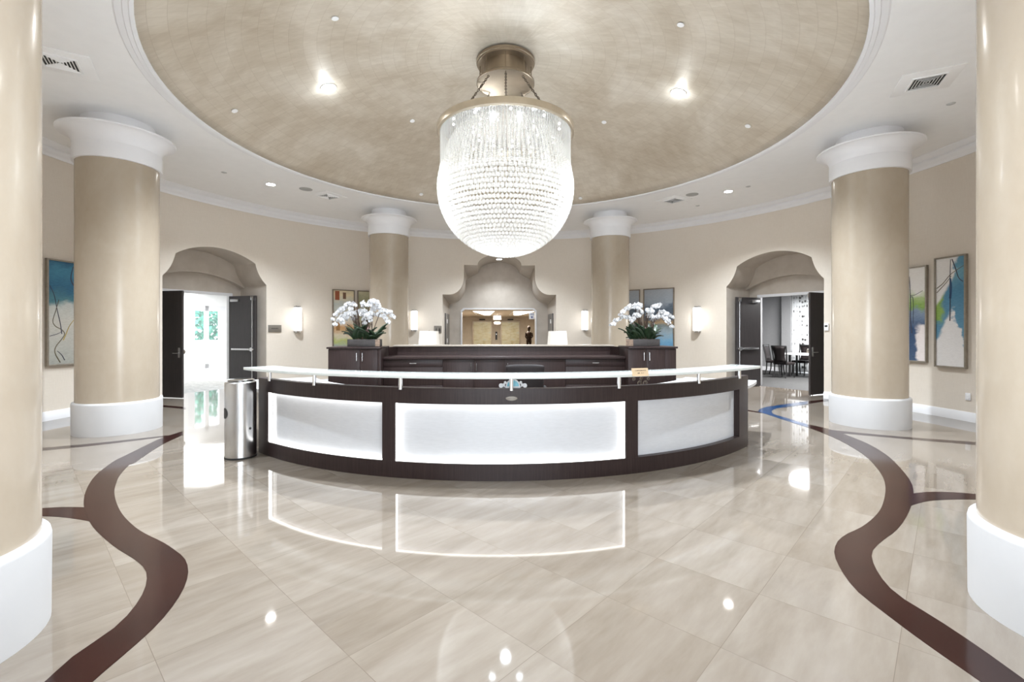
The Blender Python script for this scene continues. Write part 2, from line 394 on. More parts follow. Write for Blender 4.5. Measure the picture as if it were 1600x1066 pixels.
# ------------------------------------------------------------------ rotunda: walls with openings
ALC=[(PHI0-radians(60),'left'),(PHI0+radians(60),'right')]
AW, AC, ASP, ACZ, APK = 1.17, .90, 2.655, 3.165, 3.43      # alcove half width, corner, spring, corner z, peak
def alc_profile():
    """list of (u,z) from -AW to AW"""
    L=[]
    for i in range(9):                                # ovolo from spring to corner
        t=i/8; p0=(-AW,ASP); p1=(-AC-.06,ASP+.20); p2=(-AC,ACZ)
        L.append(((1-t)**2*p0[0]+2*t*(1-t)*p1[0]+t*t*p2[0],(1-t)**2*p0[1]+2*t*(1-t)*p1[1]+t*t*p2[1]))
    s=APK-ACZ; r=(AC*AC+s*s)/(2*s)
    for i in range(1,20):
        u=-AC+2*AC*i/20; L.append((u,APK-r+sqrt(r*r-u*u)))
    return L+[(-u,z) for u,z in reversed(L[:9])]
def niche_profiles():
    def half(A,B,C,D,E,top):
        L=[A,B]
        for i in range(1,9):
            t=pi/2*i/8; L.append((B[0]+(C[0]-B[0])*sin(t), C[1]-(C[1]-B[1])*cos(t)))
        L+= [D,E]
        for i in range(1,10):
            t=pi/2*i/10; L.append((E[0]*cos(t), E[1]+(top-E[1])*sin(t)))
        return L
    a=half((-1.79,2.642),(-1.58,2.642),(-1.13,3.207),(-1.13,3.587),(-.70,3.587),3.95)
    b=half((-1.79,2.435),(-1.72,2.50),(-1.18,3.22),(-1.13,3.39),(-.745,3.60),4.0)
    f=a+[(0,3.95)]+[(-u,z) for u,z in reversed(a)]; g=b+[(0,4.0)]+[(-u,z) for u,z in reversed(b)]
    return f,g
def wall_seg(name, ph0, ph1, openings):
    """openings: (phi_centre, profile [(u,z)]) -> strip of wall above, full wall elsewhere"""
    mb=MB(); n=max(2,int((ph1-ph0)/radians(2)))
    cuts=[]
    for pc,prof in openings:
        cuts.append((pc+math.asin(prof[0][0]/WR), pc+math.asin(prof[-1][0]/WR), pc, prof))
    def strip(pa,pb,za,zb):
        for r in (WR,):
            mb.add([wpt(pa,za),wpt(pb,zb),wpt(pb,CEIL+.02),wpt(pa,CEIL+.02)],[(0,1,2,3)])
    cur=ph0
    def solid(a,b):
        k=max(1,int((b-a)/radians(2)))
        for i in range(k): strip(a+(b-a)*i/k,a+(b-a)*(i+1)/k,0,0)
    for a,b,pc,prof in cuts:
        solid(cur,a)
        for (u0,z0),(u1,z1) in zip(prof,prof[1:]):
            if abs(u0-u1)<1e-6: continue
            strip(pc+math.asin(u0/WR),pc+math.asin(u1/WR),z0,z1)
        cur=b
    solid(cur,ph1)
    o=mb.build(name,M['wall'])
    bm=bmesh.new(); bm.from_mesh(o.data); bmesh.ops.remove_doubles(bm,verts=bm.verts,dist=1e-4); bmesh.ops.recalc_face_normals(bm,faces=bm.faces); bm.to_mesh(o.data); bm.free()
    sol=o.modifiers.new('thickness','SOLIDIFY'); sol.thickness=.18; sol.offset=0; sol.use_rim=False
    # keep inner face on WR: offset outwards
    for v in o.data.vertices:
        d=Vector((v.co.x-WX,v.co.y-WY,0)).normalized(); v.co+=d*.09
    return struct(o)
NF,NB=niche_profiles()
ENT=[(-1.9,2.9),(1.9,2.9)]
wall_seg('wall_back',PHI0-radians(28),PHI0+radians(28),[(PHI0,NF)])
wall_seg('wall_left',PHI0-radians(125),PHI0-radians(28),[(ALC[0][0],alc_profile())])
wall_seg('wall_right',PHI0+radians(28),PHI0+radians(125),[(ALC[1][0],alc_profile())])
wall_seg('wall_front',PHI0+radians(125),PHI0+radians(235),[(PHI0+pi,ENT)])

# floor
fl=MB().prism([(WX+8.05*sin(2*pi*i/96),WY+8.05*cos(2*pi*i/96)) for i in range(96)],-.1,0).build('floor',M['floor'],smooth=False)
struct(fl)
# ceiling ring
def ring(name,prof,mat,n=128,a=None):
    mb=MB(); k=n; vs=[]; fs=[]
    for r,z in prof:
        for i in range(k): vs.append((r*sin(2*pi*i/k),r*cos(2*pi*i/k),z))
    m=len(prof)
    for j in range(m):
        j2=(j+1)%m
        for i in range(k):
            i2=(i+1)%k; fs.append((j*k+i,j*k+i2,j2*k+i2,j2*k+i))
    mb.add(vs,fs); return mb.build(name,mat,loc=(WX,WY,0),ang=35)
struct(ring('ceiling',[(RIMR+.02,CEIL),(WR+.2,CEIL),(WR+.2,CEIL+.12),(RIMR+.02,CEIL+.12)],M['white']))
# rim moulding
struct(ring('trim_1',[(RIMR,CEIL-.02),(RIMR+.035,CEIL-.03),(RIMR+.045,CEIL-.018),(RIMR+.085,CEIL-.022),(RIMR+.095,CEIL-.010),(RIMR+.15,CEIL-.012),(RIMR+.165,CEIL-.002),(RIMR+.165,CEIL+.02),(RIMR,CEIL+.05)],M['trim']))
# crown moulding
W=WR
struct(ring('trim_2',[(W+.02,4.40),(W-.02,4.40),(W-.025,4.425),(W-.05,4.45),(W-.085,4.47),(W-.10,4.50),(W-.102,4.515),(W-.09,4.518),(W-.092,4.535),(W-.13,4.555),(W-.17,4.585),(W-.19,4.60),(W-.19,CEIL+.01),(W+.02,CEIL+.01)],M['trim']))
# dome
APEX=1.12; DS=(RIMR**2+APEX**2)/(2*APEX); DC=CEIL+APEX-DS
def dome_z(x,y): return DC+sqrt(DS*DS-(x-WX)**2-(y-WY)**2)
mb=MB(); vs=[]; fs=[]; NR,NA=24,128
for j in range(NR+1):
    r=max(.001,(RIMR+.03)*j/NR)
    for i in range(NA): a=2*pi*i/NA; vs.append((r*cos(a),r*sin(a),DC+sqrt(DS*DS-r*r)-CEIL))
for j in range(NR):
    for i in range(NA): i2=(i+1)%NA; fs.append((j*NA+i,j*NA+i2,(j+1)*NA+i2,(j+1)*NA+i))
mb.add(vs,fs); dome=mb.build('ceiling_dome',M['dome'],loc=(WX,WY,CEIL)); struct(dome)
so=dome.modifiers.new('thickness','SOLIDIFY'); so.thickness=.1; so.offset=0 if False else 1
def dome_hit(px,y):
    s,q=(px-800)/F,(YH-y)/F; d=Vector((s,1,q)); o=Vector((0,0,CH)); c=Vector((WX,WY,DC)); oc=o-c
    a=d.dot(d); b=2*oc.dot(d); cc=oc.dot(oc)-DS*DS; t=(-b+sqrt(b*b-4*a*cc))/(2*a); return o+d*t

# baseboards
def arc_wall_strip(name,ph0,ph1,z0,z1,th,mat):
    mb=MB(); k=max(2,int(abs(ph1-ph0)/radians(1.5))); vs=[];fs=[]
    prof=[(WR+.01,z0),(WR-th,z0),(WR-th,z1-.03),(WR-th*.6,z1-.012),(WR-th*.5,z1),(WR+.01,z1)]; m=len(prof)
    for i in range(k+1):
        for r,z in prof: vs.append(wpt(ph0+(ph1-ph0)*i/k,z,r))
    for i in range(k):
        for j in range(m): j2=(j+1)%m; fs.append((i*m+j,i*m+j2,(i+1)*m+j2,(i+1)*m+j))
    fs.append(tuple(range(m))); fs.append(tuple(k*m+j for j in reversed(range(m))))
    mb.add(vs,fs); return struct(mb.build(name,mat))
aw=math.asin(AW/WR); nw=math.asin(1.79/WR); ew=math.asin(1.9/WR)
pl,pr=ALC[0][0],ALC[1][0]
arc_wall_strip('baseboard_left',PHI0-pi+ew,pl-aw,0,.155,.022,M['trim'])
arc_wall_strip('baseboard_back_left',pl+aw,PHI0-nw,0,.155,.022,M['trim'])
arc_wall_strip('baseboard_back_right',PHI0+nw,pr-aw,0,.155,.022,M['trim'])
arc_wall_strip('baseboard_right',pr+aw,PHI0+pi-ew,0,.155,.022,M['trim'])

# ------------------------------------------------------------------ columns
CR=.497
def column(deg,label,k):
    ph=PHI0+radians(deg); p=wpt(ph,0,5.85)
    t=thing('column',label,'column',(p.x,p.y,0),0,'round columns in a ring around the rotunda')
    if k is None:
        MB().lathe([(.0,0),(.532,0),(.535,.43),(.530,.452),(.518,.462),(.49,.464),(0,.464)],64,cap=False).build('column_base',M['base_white'],t)
        MB().lathe([(CR,.46),(CR,3.99)],72,cap=False).build('shaft',M['plaster'],t)
        pr=[(CR-.03,3.955),(CR+.035,3.955),(CR+.035,4.175),(CR+.03,4.185)]
        for i in range(13):
            a=pi/2*i/12; pr.append((CR+.03+.175*(1-cos(a)), 4.185+.20*sin(a)))
        pr+=[(.706,4.395),(.706,4.408),(.698,4.412),(.44,4.412),(.44,CEIL)]
        MB().lathe(pr,72,cap=False).build('capital',M['trim'],t)
    else:
        for c in k.children:
            d=c.copy(); COL.objects.link(d); d.parent=t
    return t
c0=column(-150,'near left beige plaster column with rounded white base, cut off by the left edge',None)
column(150,'near right beige plaster column with rounded white base, cut off by the right edge',c0)
column(-90,'beige plaster column with flared white capital standing left of the left doorway',c0)
column(90,'beige plaster column with flared white capital standing right of the right doorway',c0)
column(-30,'far beige column with white capital behind the left cabinet of orchids',c0)
column(30,'far beige column with white capital behind the right cabinet of orchids',c0)

# ------------------------------------------------------------------ floor inlay bands (children of the floor)
def px_band(name,A,B,mat,h=.0025):
    """A,B: matching pixel polylines of the two edges"""
    def res(P,n=60):
        P=[at_z(x,y,0) for x,y in P]
        # catmull-rom
        out=[]; Q=[P[0]*2-P[1]]+P+[P[-1]*2-P[-2]]; segs=len(P)-1
        for i in range(n+1):
            s=segs*i/n; k=min(int(s),segs-1); u=s-k; a,b,c,d=Q[k:k+4]
            out.append(.5*((2*b)+(c-a)*u+(2*a-5*b+4*c-d)*u*u+(3*b-a-3*c+d)*u**3))
        # arc-length resample
        L=[0]
        for a,b in zip(out,out[1:]): L.append(L[-1]+(b-a).length)
        r=[]; j=0
        for i in range(n+1):
            t=L[-1]*i/n
            while j<n-1 and L[j+1]<t: j+=1
            u=(t-L[j])/max(1e-9,L[j+1]-L[j]); r.append(out[j]+(out[j+1]-out[j])*u)
        return r
    a,b=res(A),res(B); n=len(a); mb=MB()
    vs=[(p.x,p.y,h) for p in a]+[(p.x,p.y,h) for p in b]+[(p.x,p.y,-.01) for p in a]+[(p.x,p.y,-.01) for p in b]; fs=[]
    for i in range(n-1):
        fs+=[(i,i+1,n+i+1,n+i),(i,2*n+i,2*n+i+1,i+1),(n+i,n+i+1,3*n+i+1,3*n+i)]
    fs+=[(0,n,3*n,2*n),(n-1,3*n-1,4*n-1,2*n-1)]
    mb.add(vs,fs); return mb.build(name,mat,fl,smooth=False)
z1=lambda L:[(x/2.909,700+y/2.909) for x,y in L]
z3=lambda L:[(1050+x/2.909,700+y/2.909) for x,y in L]
z7=lambda L:[(40+x/5.33,580+y/5.33) for x,y in L]
z8=lambda L:[(1150+x/4.2105,560+y/4.2105) for x,y in L]
px_band('inlay_band',[(20,1112)]+z1([(205,1065),(330,950),(520,820),(610,725),(655,650),(668,590),(655,545),(600,500),(520,450),(430,370),(395,310),(380,250),(395,185),(440,120),(520,60)])+z7([(800,720),(960,640),(1130,560),(1310,502)]),
        [(95,1112)]+z1([(420,1065),(560,945),(700,820),(790,715),(840,630),(856,560),(840,505),(800,470),(740,430),(640,380),(570,320),(535,265),(520,210),(524,175),(545,125),(590,75)])+z7([(900,770),(1030,680),(1150,607),(1310,533)]),M['band'])
px_band('inlay_band',[(1670,1113)]+z3([(1600,1055),(1420,925),(1250,810),(1130,735),(1020,665),(950,590),(915,525),(907,490),(917,460),(960,420),(1020,375),(1065,315),(1092,250),(1098,200),(1080,145)])+z8([(1060,700),(980,630),(850,555),(640,475),(470,434)]),
        [(1598,1112)]+z3([(1405,1065),(1230,945),(1070,830),(945,735),(850,660),(790,590),(750,520),(737,475),(750,430),(790,395),(860,362),(920,315),(955,265),(970,200),(965,150)])+z8([(940,740),(870,660),(780,595),(660,530),(560,488),(470,455)]),M['band'])
px_band('inlay_band',z8([(470,434),(375,405),(260,372),(236,352),(265,331),(365,318),(470,302)]),z8([(470,455),(375,425),(200,368),(148,350),(180,326),(300,306),(470,283)]),M['blue'])  # same dark band, doorway reflection put into its colour
px_band('inlay_band',z8([(470,302),(610,280)]),z8([(470,283),(610,268)]),M['band'])
px_band('inlay_band',z8([(60,338),(150,352)]),z8([(60,345),(170,362)]),M['band'])
px_band('inlay_band',[(0,704),(62,700.3),(150,692.5),(262,680.5)],[(0,708.5),(62,704.6),(150,696),(262,682.5)],M['band'],.0012)
px_band('inlay_band',z8([(620,472),(1080,515),(1540,549),(1800,566)]),z8([(650,490),(1080,528),(1540,567),(1800,584)]),M['band'],.0012)
px_band('inlay_band',[(0,798),(62,794.5),(100,792.6),(131.5,793),(142,794)],[(0,808),(62,807),(100,809),(134.5,814),(146,818)],M['band'],.0012)
px_band('inlay_band',z8([(1130,892),(1165,890),(1260,880),(1380,880),(1540,890),(1760,912)]),z8([(1130,985),(1170,965),(1260,942),(1380,932),(1540,930),(1760,940)]),M['band'],.0012)
px_band('inlay_band',[(246,632.5),(290,636.5)],[(246,635.5),(290,639.5)],M['band'])

# ------------------------------------------------------------------ doorway alcoves and rooms behind
def alcove(pc,side):
    mir = 1 if side=='left' else -1
    n=Vector((sin(pc),cos(pc),0)); t=Vector((cos(pc),-sin(pc),0))      # t to the right seen from inside
    chord=wpt(pc,0,WR*cos(math.asin(AW/WR)))
    def W(u,d,z): p=chord+t*u+n*d; return Vector((p.x,p.y,z))
    prof=[(-AW,0)]+alc_profile()+[(AW,0)]
    def surf(u): return sqrt(WR*WR-u*u)-sqrt(WR*WR-AW*AW)
    D1,D2=.90,1.07
    mb=MB(); k=len(prof)
    mb.add([W(u,surf(u),z) for u,z in prof]+[W(u,D1,z) for u,z in prof],[(i,i+1,k+i+1,k+i) for i in range(k-1)])
    # tympanum plate with segmental arch
    s=.30; r=(AW*AW+s*s)/(2*s); N=24
    low=[(-AW+2*AW*i/N, 2.91-r+sqrt(r*r-(-AW+2*AW*i/N)**2)) for i in range(N+1)]
    import bisect
    P=alc_profile()
    def top(u):
        for (u0,z0),(u1,z1) in zip(P,P[1:]):
            if u0<=u<=u1: return z0+(z1-z0)*(u-u0)/max(1e-9,u1-u0)
        return ASP
    us=sorted(set([round(u,4) for u,_ in low]+[round(u,4) for u,_ in P]))
    def lowz(u): return 2.91-r+sqrt(max(0,r*r-u*u))
    for a,b in zip(us,us[1:]):
        mb.add([W(a,D1,lowz(a)),W(b,D1,lowz(b)),W(b,D1,max(top(b),lowz(b))),W(a,D1,max(top(a),lowz(a)))],[(0,1,2,3)])
    L=[(-AW,0)]+low+[(AW,0)]; k=len(L)
    mb.add([W(u,D1,z) for u,z in L]+[W(u,D2,z) for u,z in L],[(i,i+1,k+i+1,k+i) for i in range(k-1)])
    DW,DH=.88,2.40
    # door wall
    for a,b in zip(us,us[1:]):
        za=0 if b<=-DW+1e-6 or a>=DW-1e-6 else DH
        if a<-DW<b or a<DW<b:
            cut=-DW if a<-DW<b else DW
            z0a,z0b=(0,DH) if cut<0 else (DH,0)
            mb.add([W(a,D2,z0a),W(cut,D2,z0a),W(cut,D2,lowz(cut)),W(a,D2,lowz(a))],[(0,1,2,3)])
            mb.add([W(cut,D2,z0b),W(b,D2,z0b),W(b,D2,lowz(b)),W(cut,D2,lowz(cut))],[(0,1,2,3)])
        else: mb.add([W(a,D2,za),W(b,D2,za),W(b,D2,lowz(b)),W(a,D2,lowz(a))],[(0,1,2,3)])
    struct(mb.build('wall_doorway_'+side,M['reveal'],ang=30))
    # casing
    mb=MB(); c=.07
    rotM=Matrix(((t.x,n.x,0,chord.x),(t.y,n.y,0,chord.y),(0,0,1,0),(0,0,0,1)))
    mb.box(-DW-c,D2-.02,0,-DW,D2+.03,DH+c,rotM).box(DW,D2-.02,0,DW+c,D2+.03,DH+c,rotM).box(-DW,D2-.02,DH,DW,D2+.03,DH+c,rotM)
    struct(mb.build('trim_door_'+side,M['trim'],smooth=False,bevel=.006))
    struct(MB().box(-AW,-.05,-.1,AW,D2+.05,-.001,rotM).build('floor_doorway_'+side,M['floor'],smooth=False))
    return rotM,DW,DH,D2
def door_leaf(idx,rotM,hx,d,sgn,ang,label,rod,DW,DH,closer_side=1):
    """hinge at u=hx; leaf lies along +x*sgn when closed, swung 'ang' towards the lobby"""
    w=DW-.01
    M2=rotM@Matrix.Translation((hx,d,0))@Matrix.Rotation(-sgn*ang,4,'Z')@Matrix.Scale(sgn,4,(1,0,0))
    loc=M2@Vector((0,0,0))
    o=MB().box(0,-.022,.012,w,.022,DH-.012,M2).build('door_%d'%idx,M['door'],smooth=False,bevel=.003)
    struct(o); o['label']=label
    def part(nm,mb,mat,**k): return mb.build(nm,mat,o,**k)
    f=-1 if rod else 1
    # inner face (towards the room) carries the panic hardware; outer face a lever
    yb=.022
    fc=1
    mb=MB().box(.12,yb,1.0,w-.06,yb+.05,1.05,M2); part('panic_bar',mb,M['chrome'],bevel=.008)
    mb=MB().cyl(M2@Vector((w-.085,yb+.0,1.025)),M2@Vector((w-.085,yb+.07,1.025)),.05,20); part('latch_case',mb,M['chrome'])
    mb=MB().cyl(M2@Vector((w-.085,yb+.03,.1)),M2@Vector((w-.085,yb+.03,DH-.08)),.012,8); part('vertical_rod',mb,M['steel'])
    mb=MB().box(w-.12,yb,DH-.13,w-.05,yb+.055,DH-.03,M2); part('rod_case',mb,M['steel'],bevel=.006)
    mb=MB().box(.1,yb,DH-.16,.36,yb+.06,DH-.09,M2); part('door_closer',mb,M['steel'],bevel=.006)
    # lever side
    mb=MB().box(w-.10,-yb-.012,.9,w-.05,-yb,1.12,M2); q=part('lever_plate',mb,M['steel'],bevel=.003)
    mb=MB().tube([M2@Vector((w-.075,-yb,1.0)),M2@Vector((w-.075,-yb-.05,1.0)),M2@Vector((w-.2,-yb-.05,1.0))],.009,8); part('door_lever',mb,M['steel'])
    return o
rl,DW,DH,D2=alcove(ALC[0][0],'left')
rr,_,_,_=alcove(ALC[1][0],'right')
A75,A100=radians(75),radians(101)
door_leaf(1,rl,-DW,D2+.0,1,A75,'left leaf of the left double door, open, dark back face with a lever',False,DW,DH)
door_leaf(2,rl,DW,D2+.0,-1,A100,'right leaf of the left double door, open, grey sheen with chrome push bar',True,DW,DH)
door_leaf(3,rr,-DW,D2+.0,1,A100,'left leaf of the right double door, open, dark with chrome push bar',True,DW,DH)
door_leaf(4,rr,DW,D2+.0,-1,radians(83),'right leaf of the right double door, open, black face with a lever',False,DW,DH)

# left corridor: bright, glazed doors to a garden
def rbox(name,rotM,b,mat,**k): return struct(MB().box(*b,rotM).build(name,mat,smooth=False,**k))
CDEP=8.4
rbox('floor_corridor',rl,(-3,D2+.02,-.1,10,CDEP,-.002),M['corridor'])
rbox('ceiling_corridor',rl,(-3,D2+.1,3.0,10,CDEP+.1,3.1),M['white_wall'])
rbox('wall_corridor_left',rl,(-3.1,D2+.1,0,-3,CDEP,3.0),M['white_wall'])
rbox('wall_corridor_right',rl,(10,D2+.1,0,10.1,CDEP,3.0),M['white_wall'])
mb=MB(); mb.box(-3,D2+.14,0,-DW-.07,D2+.24,3.0,rl).box(DW+.07,D2+.14,0,10,D2+.24,3.0,rl).box(-DW-.07,D2+.14,DH+.07,DW+.07,D2+.24,3.0,rl); struct(mb.build('wall_corridor_front',M['white_wall'],smooth=False))
# far glazed door: compute u range of panes on plane d=CDEP
inv=rl.inverted()
def plane_u(rotM,px,d):
    iv=rotM.inverted(); o=iv@Vector((0,0,CH)); q=iv@Vector(((px-800)/F,1,CH)); dd=q-o; s=(d-o.y)/dd.y; return o.x+dd.x*s, s
def plane_uz(rotM,px,y,d):
    u,s=plane_u(rotM,px,d); return u, CH+(YH-y)/F*s
g=[plane_u(rl,x,CDEP)[0] for x in (305,321,327,343)]
zt=plane_uz(rl,325,486,CDEP)[1]
ga,gb,gc,gd=g; fw=.09
mb=MB()
mb.box(-3,CDEP,0,ga-.25,CDEP+.12,3.0,rl).box(gd+.25,CDEP,0,10,CDEP+.12,3.0,rl).box(ga-.25,CDEP,zt+.2,gd+.25,CDEP+.12,3.0,rl); struct(mb.build('wall_corridor_back',M['white_wall'],smooth=False))
mb=MB()
for a,b in ((ga-.25,ga),(gb,gc),(gd,gd+.25)): mb.box(a,CDEP+.02,0,b,CDEP+.1,zt+.2,rl)
mb.box(ga,CDEP+.02,zt,gd,CDEP+.1,zt+.2,rl).box(ga,CDEP+.02,0,gd,CDEP+.1,.18,rl)
wf=struct(mb.build('window_1',M['trim'],smooth=False))
MB().box(ga,CDEP+.05,.18,gb,CDEP+.06,zt,rl).build('glass_pane',M['pane'],wf,smooth=False)
MB().box(gc,CDEP+.05,.18,gd,CDEP+.06,zt,rl).build('glass_pane',M['pane'],wf,smooth=False)
# garden: parapet and trees
rbox('exterior_terrace',rl,(-3,CDEP+.12,-.12,18,CDEP+7,-.02),M['white_wall'])
rbox('exterior_parapet',rl,(-3,CDEP+4,0,18,CDEP+4.2,1.05),M['white_wall'])
for k,(u,h,lab) in enumerate([(ga-.9,2.3,'leafy tree beyond the parapet, seen in the left glass pane of the garden door'),((gc+gd)/2+.7,2.7,'leafy tree beyond the parapet, seen in the right glass pane of the garden door')]):
    p=rl@Vector((u+3.2,CDEP+5.6,-.1)); tr=thing('tree',lab,'tree',p,0,'trees beyond the glazed door')
    MB().tube([(0,0,0),(.03,0,1.0),(0,.05,1.9)],[.09,.07,.05],8).build('trunk',M['stem'],tr)
    mb=MB(); rn=random.Random(k)
    for _ in range(900):
        while True:
            q=Vector((rn.uniform(-1,1),rn.uniform(-1,1),rn.uniform(-1,1)))
            if q.length<1: break
        q=Vector((q.x*1.5,q.y*.9,1.9+q.z*1.5)); a=Vector((rn.uniform(-1,1),rn.uniform(-1,1),rn.uniform(-1,1))).normalized()*.16; b=a.cross(Vector((rn.uniform(-1,1),rn.uniform(-1,1),.3))).normalized()*.08
        mb.add([q-a,q+b,q+a,q-b],[(0,1,2,3)])
    mb.build('crown',M['foliage'],tr,smooth=False)

# right room
RD=6.3
rbox('floor_side_room',rr,(-6,D2+.02,-.1,6,RD,-.002),M['carpet'])
rbox('ceiling_side_room',rr,(-6,D2+.1,3.0,6,RD+.1,3.1),M['grey_wall'])
u0=plane_u(rr,1234,RD)[0]; u1=plane_u(rr,1262,RD)[0]; zc=plane_uz(rr,1248,461,RD)[1]
mb=MB(); mb.box(-6,RD,0,u0,RD+.15,3.0,rr).box(u1+.6,RD,0,6,RD+.15,3.0,rr).box(u0,RD,2.6,u1+.6,RD+.15,3.0,rr); struct(mb.build('wall_side_room_back',M['grey_wall'],smooth=False))
rbox('wall_side_room_left',rr,(-6.1,D2+.1,0,-6,RD,3.0),M['grey_wall']); rbox('wall_side_room_right',rr,(6,D2+.1,0,6.1,RD,3.0),M['grey_wall'])
mb=MB(); mb.box(-6,D2+.14,0,-DW-.07,D2+.24,3.0,rr).box(DW+.07,D2+.14,0,6,D2+.24,3.0,rr).box(-DW-.07,D2+.14,DH+.07,DW+.07,D2+.24,3.0,rr); struct(mb.build('wall_side_room_front',M['grey_wall'],smooth=False))
rbox('baseboard_side_room',rr,(-6,RD-.02,0,u0,RD,.15),M['trim'])
up=plane_u(rr,1221,RD-.25)[0]; uq=plane_u(rr,1235,RD-.25)[0]
rbox('wall_side_room_pier',rr,(up,RD-.25,0,uq,RD,3.0),M['grey_wall'])
mb=MB()
for a,b,c_,d in ((u0,0,u0+.05,2.6),((u0+u1)/2+.28,0,(u0+u1)/2+.33,2.6),(u1+.55,0,u1+.6,2.6),(u0,2.55,u1+.6,2.6),(u0,0,u1+.6,.3)): mb.box(a,RD+.04,b,c_,RD+.1,d,rr)
wf=struct(mb.build('window_2',M['trim'],smooth=False))
MB().box(u0+.05,RD+.06,.3,u1+.55,RD+.07,2.55,rr).build('glass_pane',M['pane'],wf,smooth=False)
# curtain with folds
mb=MB(); N=90; ua,ub=plane_u(rr,1236,RD-.14)[0],plane_u(rr,1262,RD-.14)[0]; vs=[];fs=[]
loc=rr@Vector(((ua+ub)/2,RD-.14,0)); ra=atan2(rr[1][0],rr[0][0])
for i in range(N+1):
    u=(ua+(ub-ua)*i/N)-(ua+ub)/2; d=.035*sin(i/N*2*pi*7)
    for z in (.06,zc): vs.append((u,d,z))
for i in range(N): fs.append((2*i,2*i+2,2*i+3,2*i+1))
mb.add(vs,fs); cu=thing('curtain','sheer white curtain with rows of dark leaf marks, hanging in the right doorway\'s room','curtain',loc,ra)
c_=mb.build('curtain_panel',M['curtain'],cu); sl=c_.modifiers.new('thickness','SOLIDIFY'); sl.thickness=.003
MB().cyl((-(ub-ua)/2-.15,0,zc+.02),((ub-ua)/2+.15,0,zc+.02),.015,10).build('curtain_rod',M['dark'],cu)
for sx in (-.8,0,.8): MB().box(sx*(ub-ua)/2-.012,0,zc+.005,sx*(ub-ua)/2+.012,.13,zc+.03).build('rod_bracket',M['dark'],cu,smooth=False)

def make_chair(label,loc,rz):
    t=thing('dining_chair',label,'chair',loc,rz,'dining chairs in the room beyond the right doorway')
    MB().box(-.23,-.22,.42,.23,.23,.5).build('seat',M['black'],t,bevel=.02)
    for sx in (-1,1):
        MB().tube([(sx*.19,.19,.43),(sx*.195,.2,.2),(sx*.2,.235,0)],[.026,.02,.016],8).build('leg',M['chairwood'],t)
        MB().tube([(sx*.19,-.19,.43),(sx*.19,-.2,.2),(sx*.2,-.26,0)],[.024,.02,.016],8).build('leg',M['chairwood'],t)
        MB().tube([(sx*.2,-.2,.44),(sx*.215,-.23,.7),(sx*.235,-.29,1.0)],[.022,.02,.02],8).build('back_post',M['chairwood'],t)
    mb=MB(); vs=[];fs=[]
    for j in range(7):
        z=.5+.5*j/6; y=-.215-.075*(j/6)**1.3; w=.15+.07*abs(j-2.2)/4
        for x in (-w,-w/3,w/3,w): vs.append((x,y-.025*(1-(x/w)**2),z))
    for j in range(6):
        for i in range(3): fs.append((j*4+i,j*4+i+1,(j+1)*4+i+1,(j+1)*4+i))
    mb.add(vs,fs); o=mb.build('backrest',M['black'],t); s=o.modifiers.new('thickness','SOLIDIFY'); s.thickness=.035; s.offset=0
    MB().box(-.245,-.31,.96,.245,-.265,1.03).build('top_rail',M['chairwood'],t,bevel=.012)
    return t
def rrp(u,d): return rr@Vector((u,d,0))
pch=at_z(1225,590,0); q=rr.inverted()@pch; cu_,cd_=q.x,q.y
base=make_chair('dark wooden dining chair with its padded back turned to the doorway',rrp(cu_,cd_),ra-.05)
dup(base,rrp(cu_-.62,cd_+.62),ra-pi/2+.15,'dark dining chair seen side-on at the left end of the white table')
dup(base,rrp(cu_-.08,cd_+1.29),ra+pi-.06,'dark dining chair behind the white table, right of the back-turned chair')
tb=thing('dining_table','white-clothed dining table among the dark chairs beyond the right doorway','table',rrp(cu_+.52,cd_+.73),ra)
MB().box(-.85,-.42,.715,.85,.42,.76).build('tabletop',M['tablecloth'],tb,bevel=.008)
for sx in (-1,1):
    for sy in (-1,1): MB().tube([(sx*.6,sy*.22,0),(sx*.6,sy*.22,.72)],.035,10).build('leg',M['chairwood'],tb)

# ------------------------------------------------------------------ niche behind the counter and lift lobby
nA=Vector((sin(PHI0),cos(PHI0),0)); tA=Vector((cos(PHI0),-sin(PHI0),0))
RA=Matrix(((tA.x,nA.x,0,WX),(tA.y,nA.y,0,WY),(0,0,1,0),(0,0,0,1)))      # u right, d along the axis from the centre
def AX(u,d,z): return RA@Vector((u,d,z))
ND=9.72
mb=MB(); pf=[(-1.79,0)]+NF+[(1.79,0)]; pb=[(-1.79,0)]+NB+[(1.79,0)]; k=len(pf)
mb.add([AX(u,sqrt(WR*WR-u*u),z) for u,z in pf]+[AX(u,ND,z) for u,z in pb],[(i,i+1,k+i+1,k+i) for i in range(k-1)])
# back wall of the niche with a chamfered opening
OW,OZ,OC=1.335,2.275,.09
def otop(u):
    a=abs(u)
    if a>=OW: return 0
    return OZ if a<OW-OC else OZ-(a-(OW-OC))
us=sorted(set([round(u,4) for u,_ in NB]+[-OW,OW,-OW+OC,OW-OC]))
def nbz(u):
    best=None
    for (u0,z0),(u1,z1) in zip(NB,NB[1:]):
        if min(u0,u1)-1e-6<=u<=max(u0,u1)+1e-6:
            z=z0 if abs(u1-u0)<1e-6 else z0+(z1-z0)*(u-u0)/(u1-u0); best=z if best is None else max(best,z)
    return best
for a,b in zip(us,us[1:]):
    m=(a+b)/2; ins=abs(m)<OW
    za=otop(a) if ins else 0; zb=otop(b) if ins else 0
    if ins and abs(abs(a)-OW)<1e-6: za=OZ-OC
    if ins and abs(abs(b)-OW)<1e-6: zb=OZ-OC
    mb.add([AX(a,ND,za),AX(b,ND,zb),AX(b,ND,nbz(b)),AX(a,ND,nbz(a))],[(0,1,2,3)])
struct(mb.build('wall_niche',M['reveal'],ang=30))
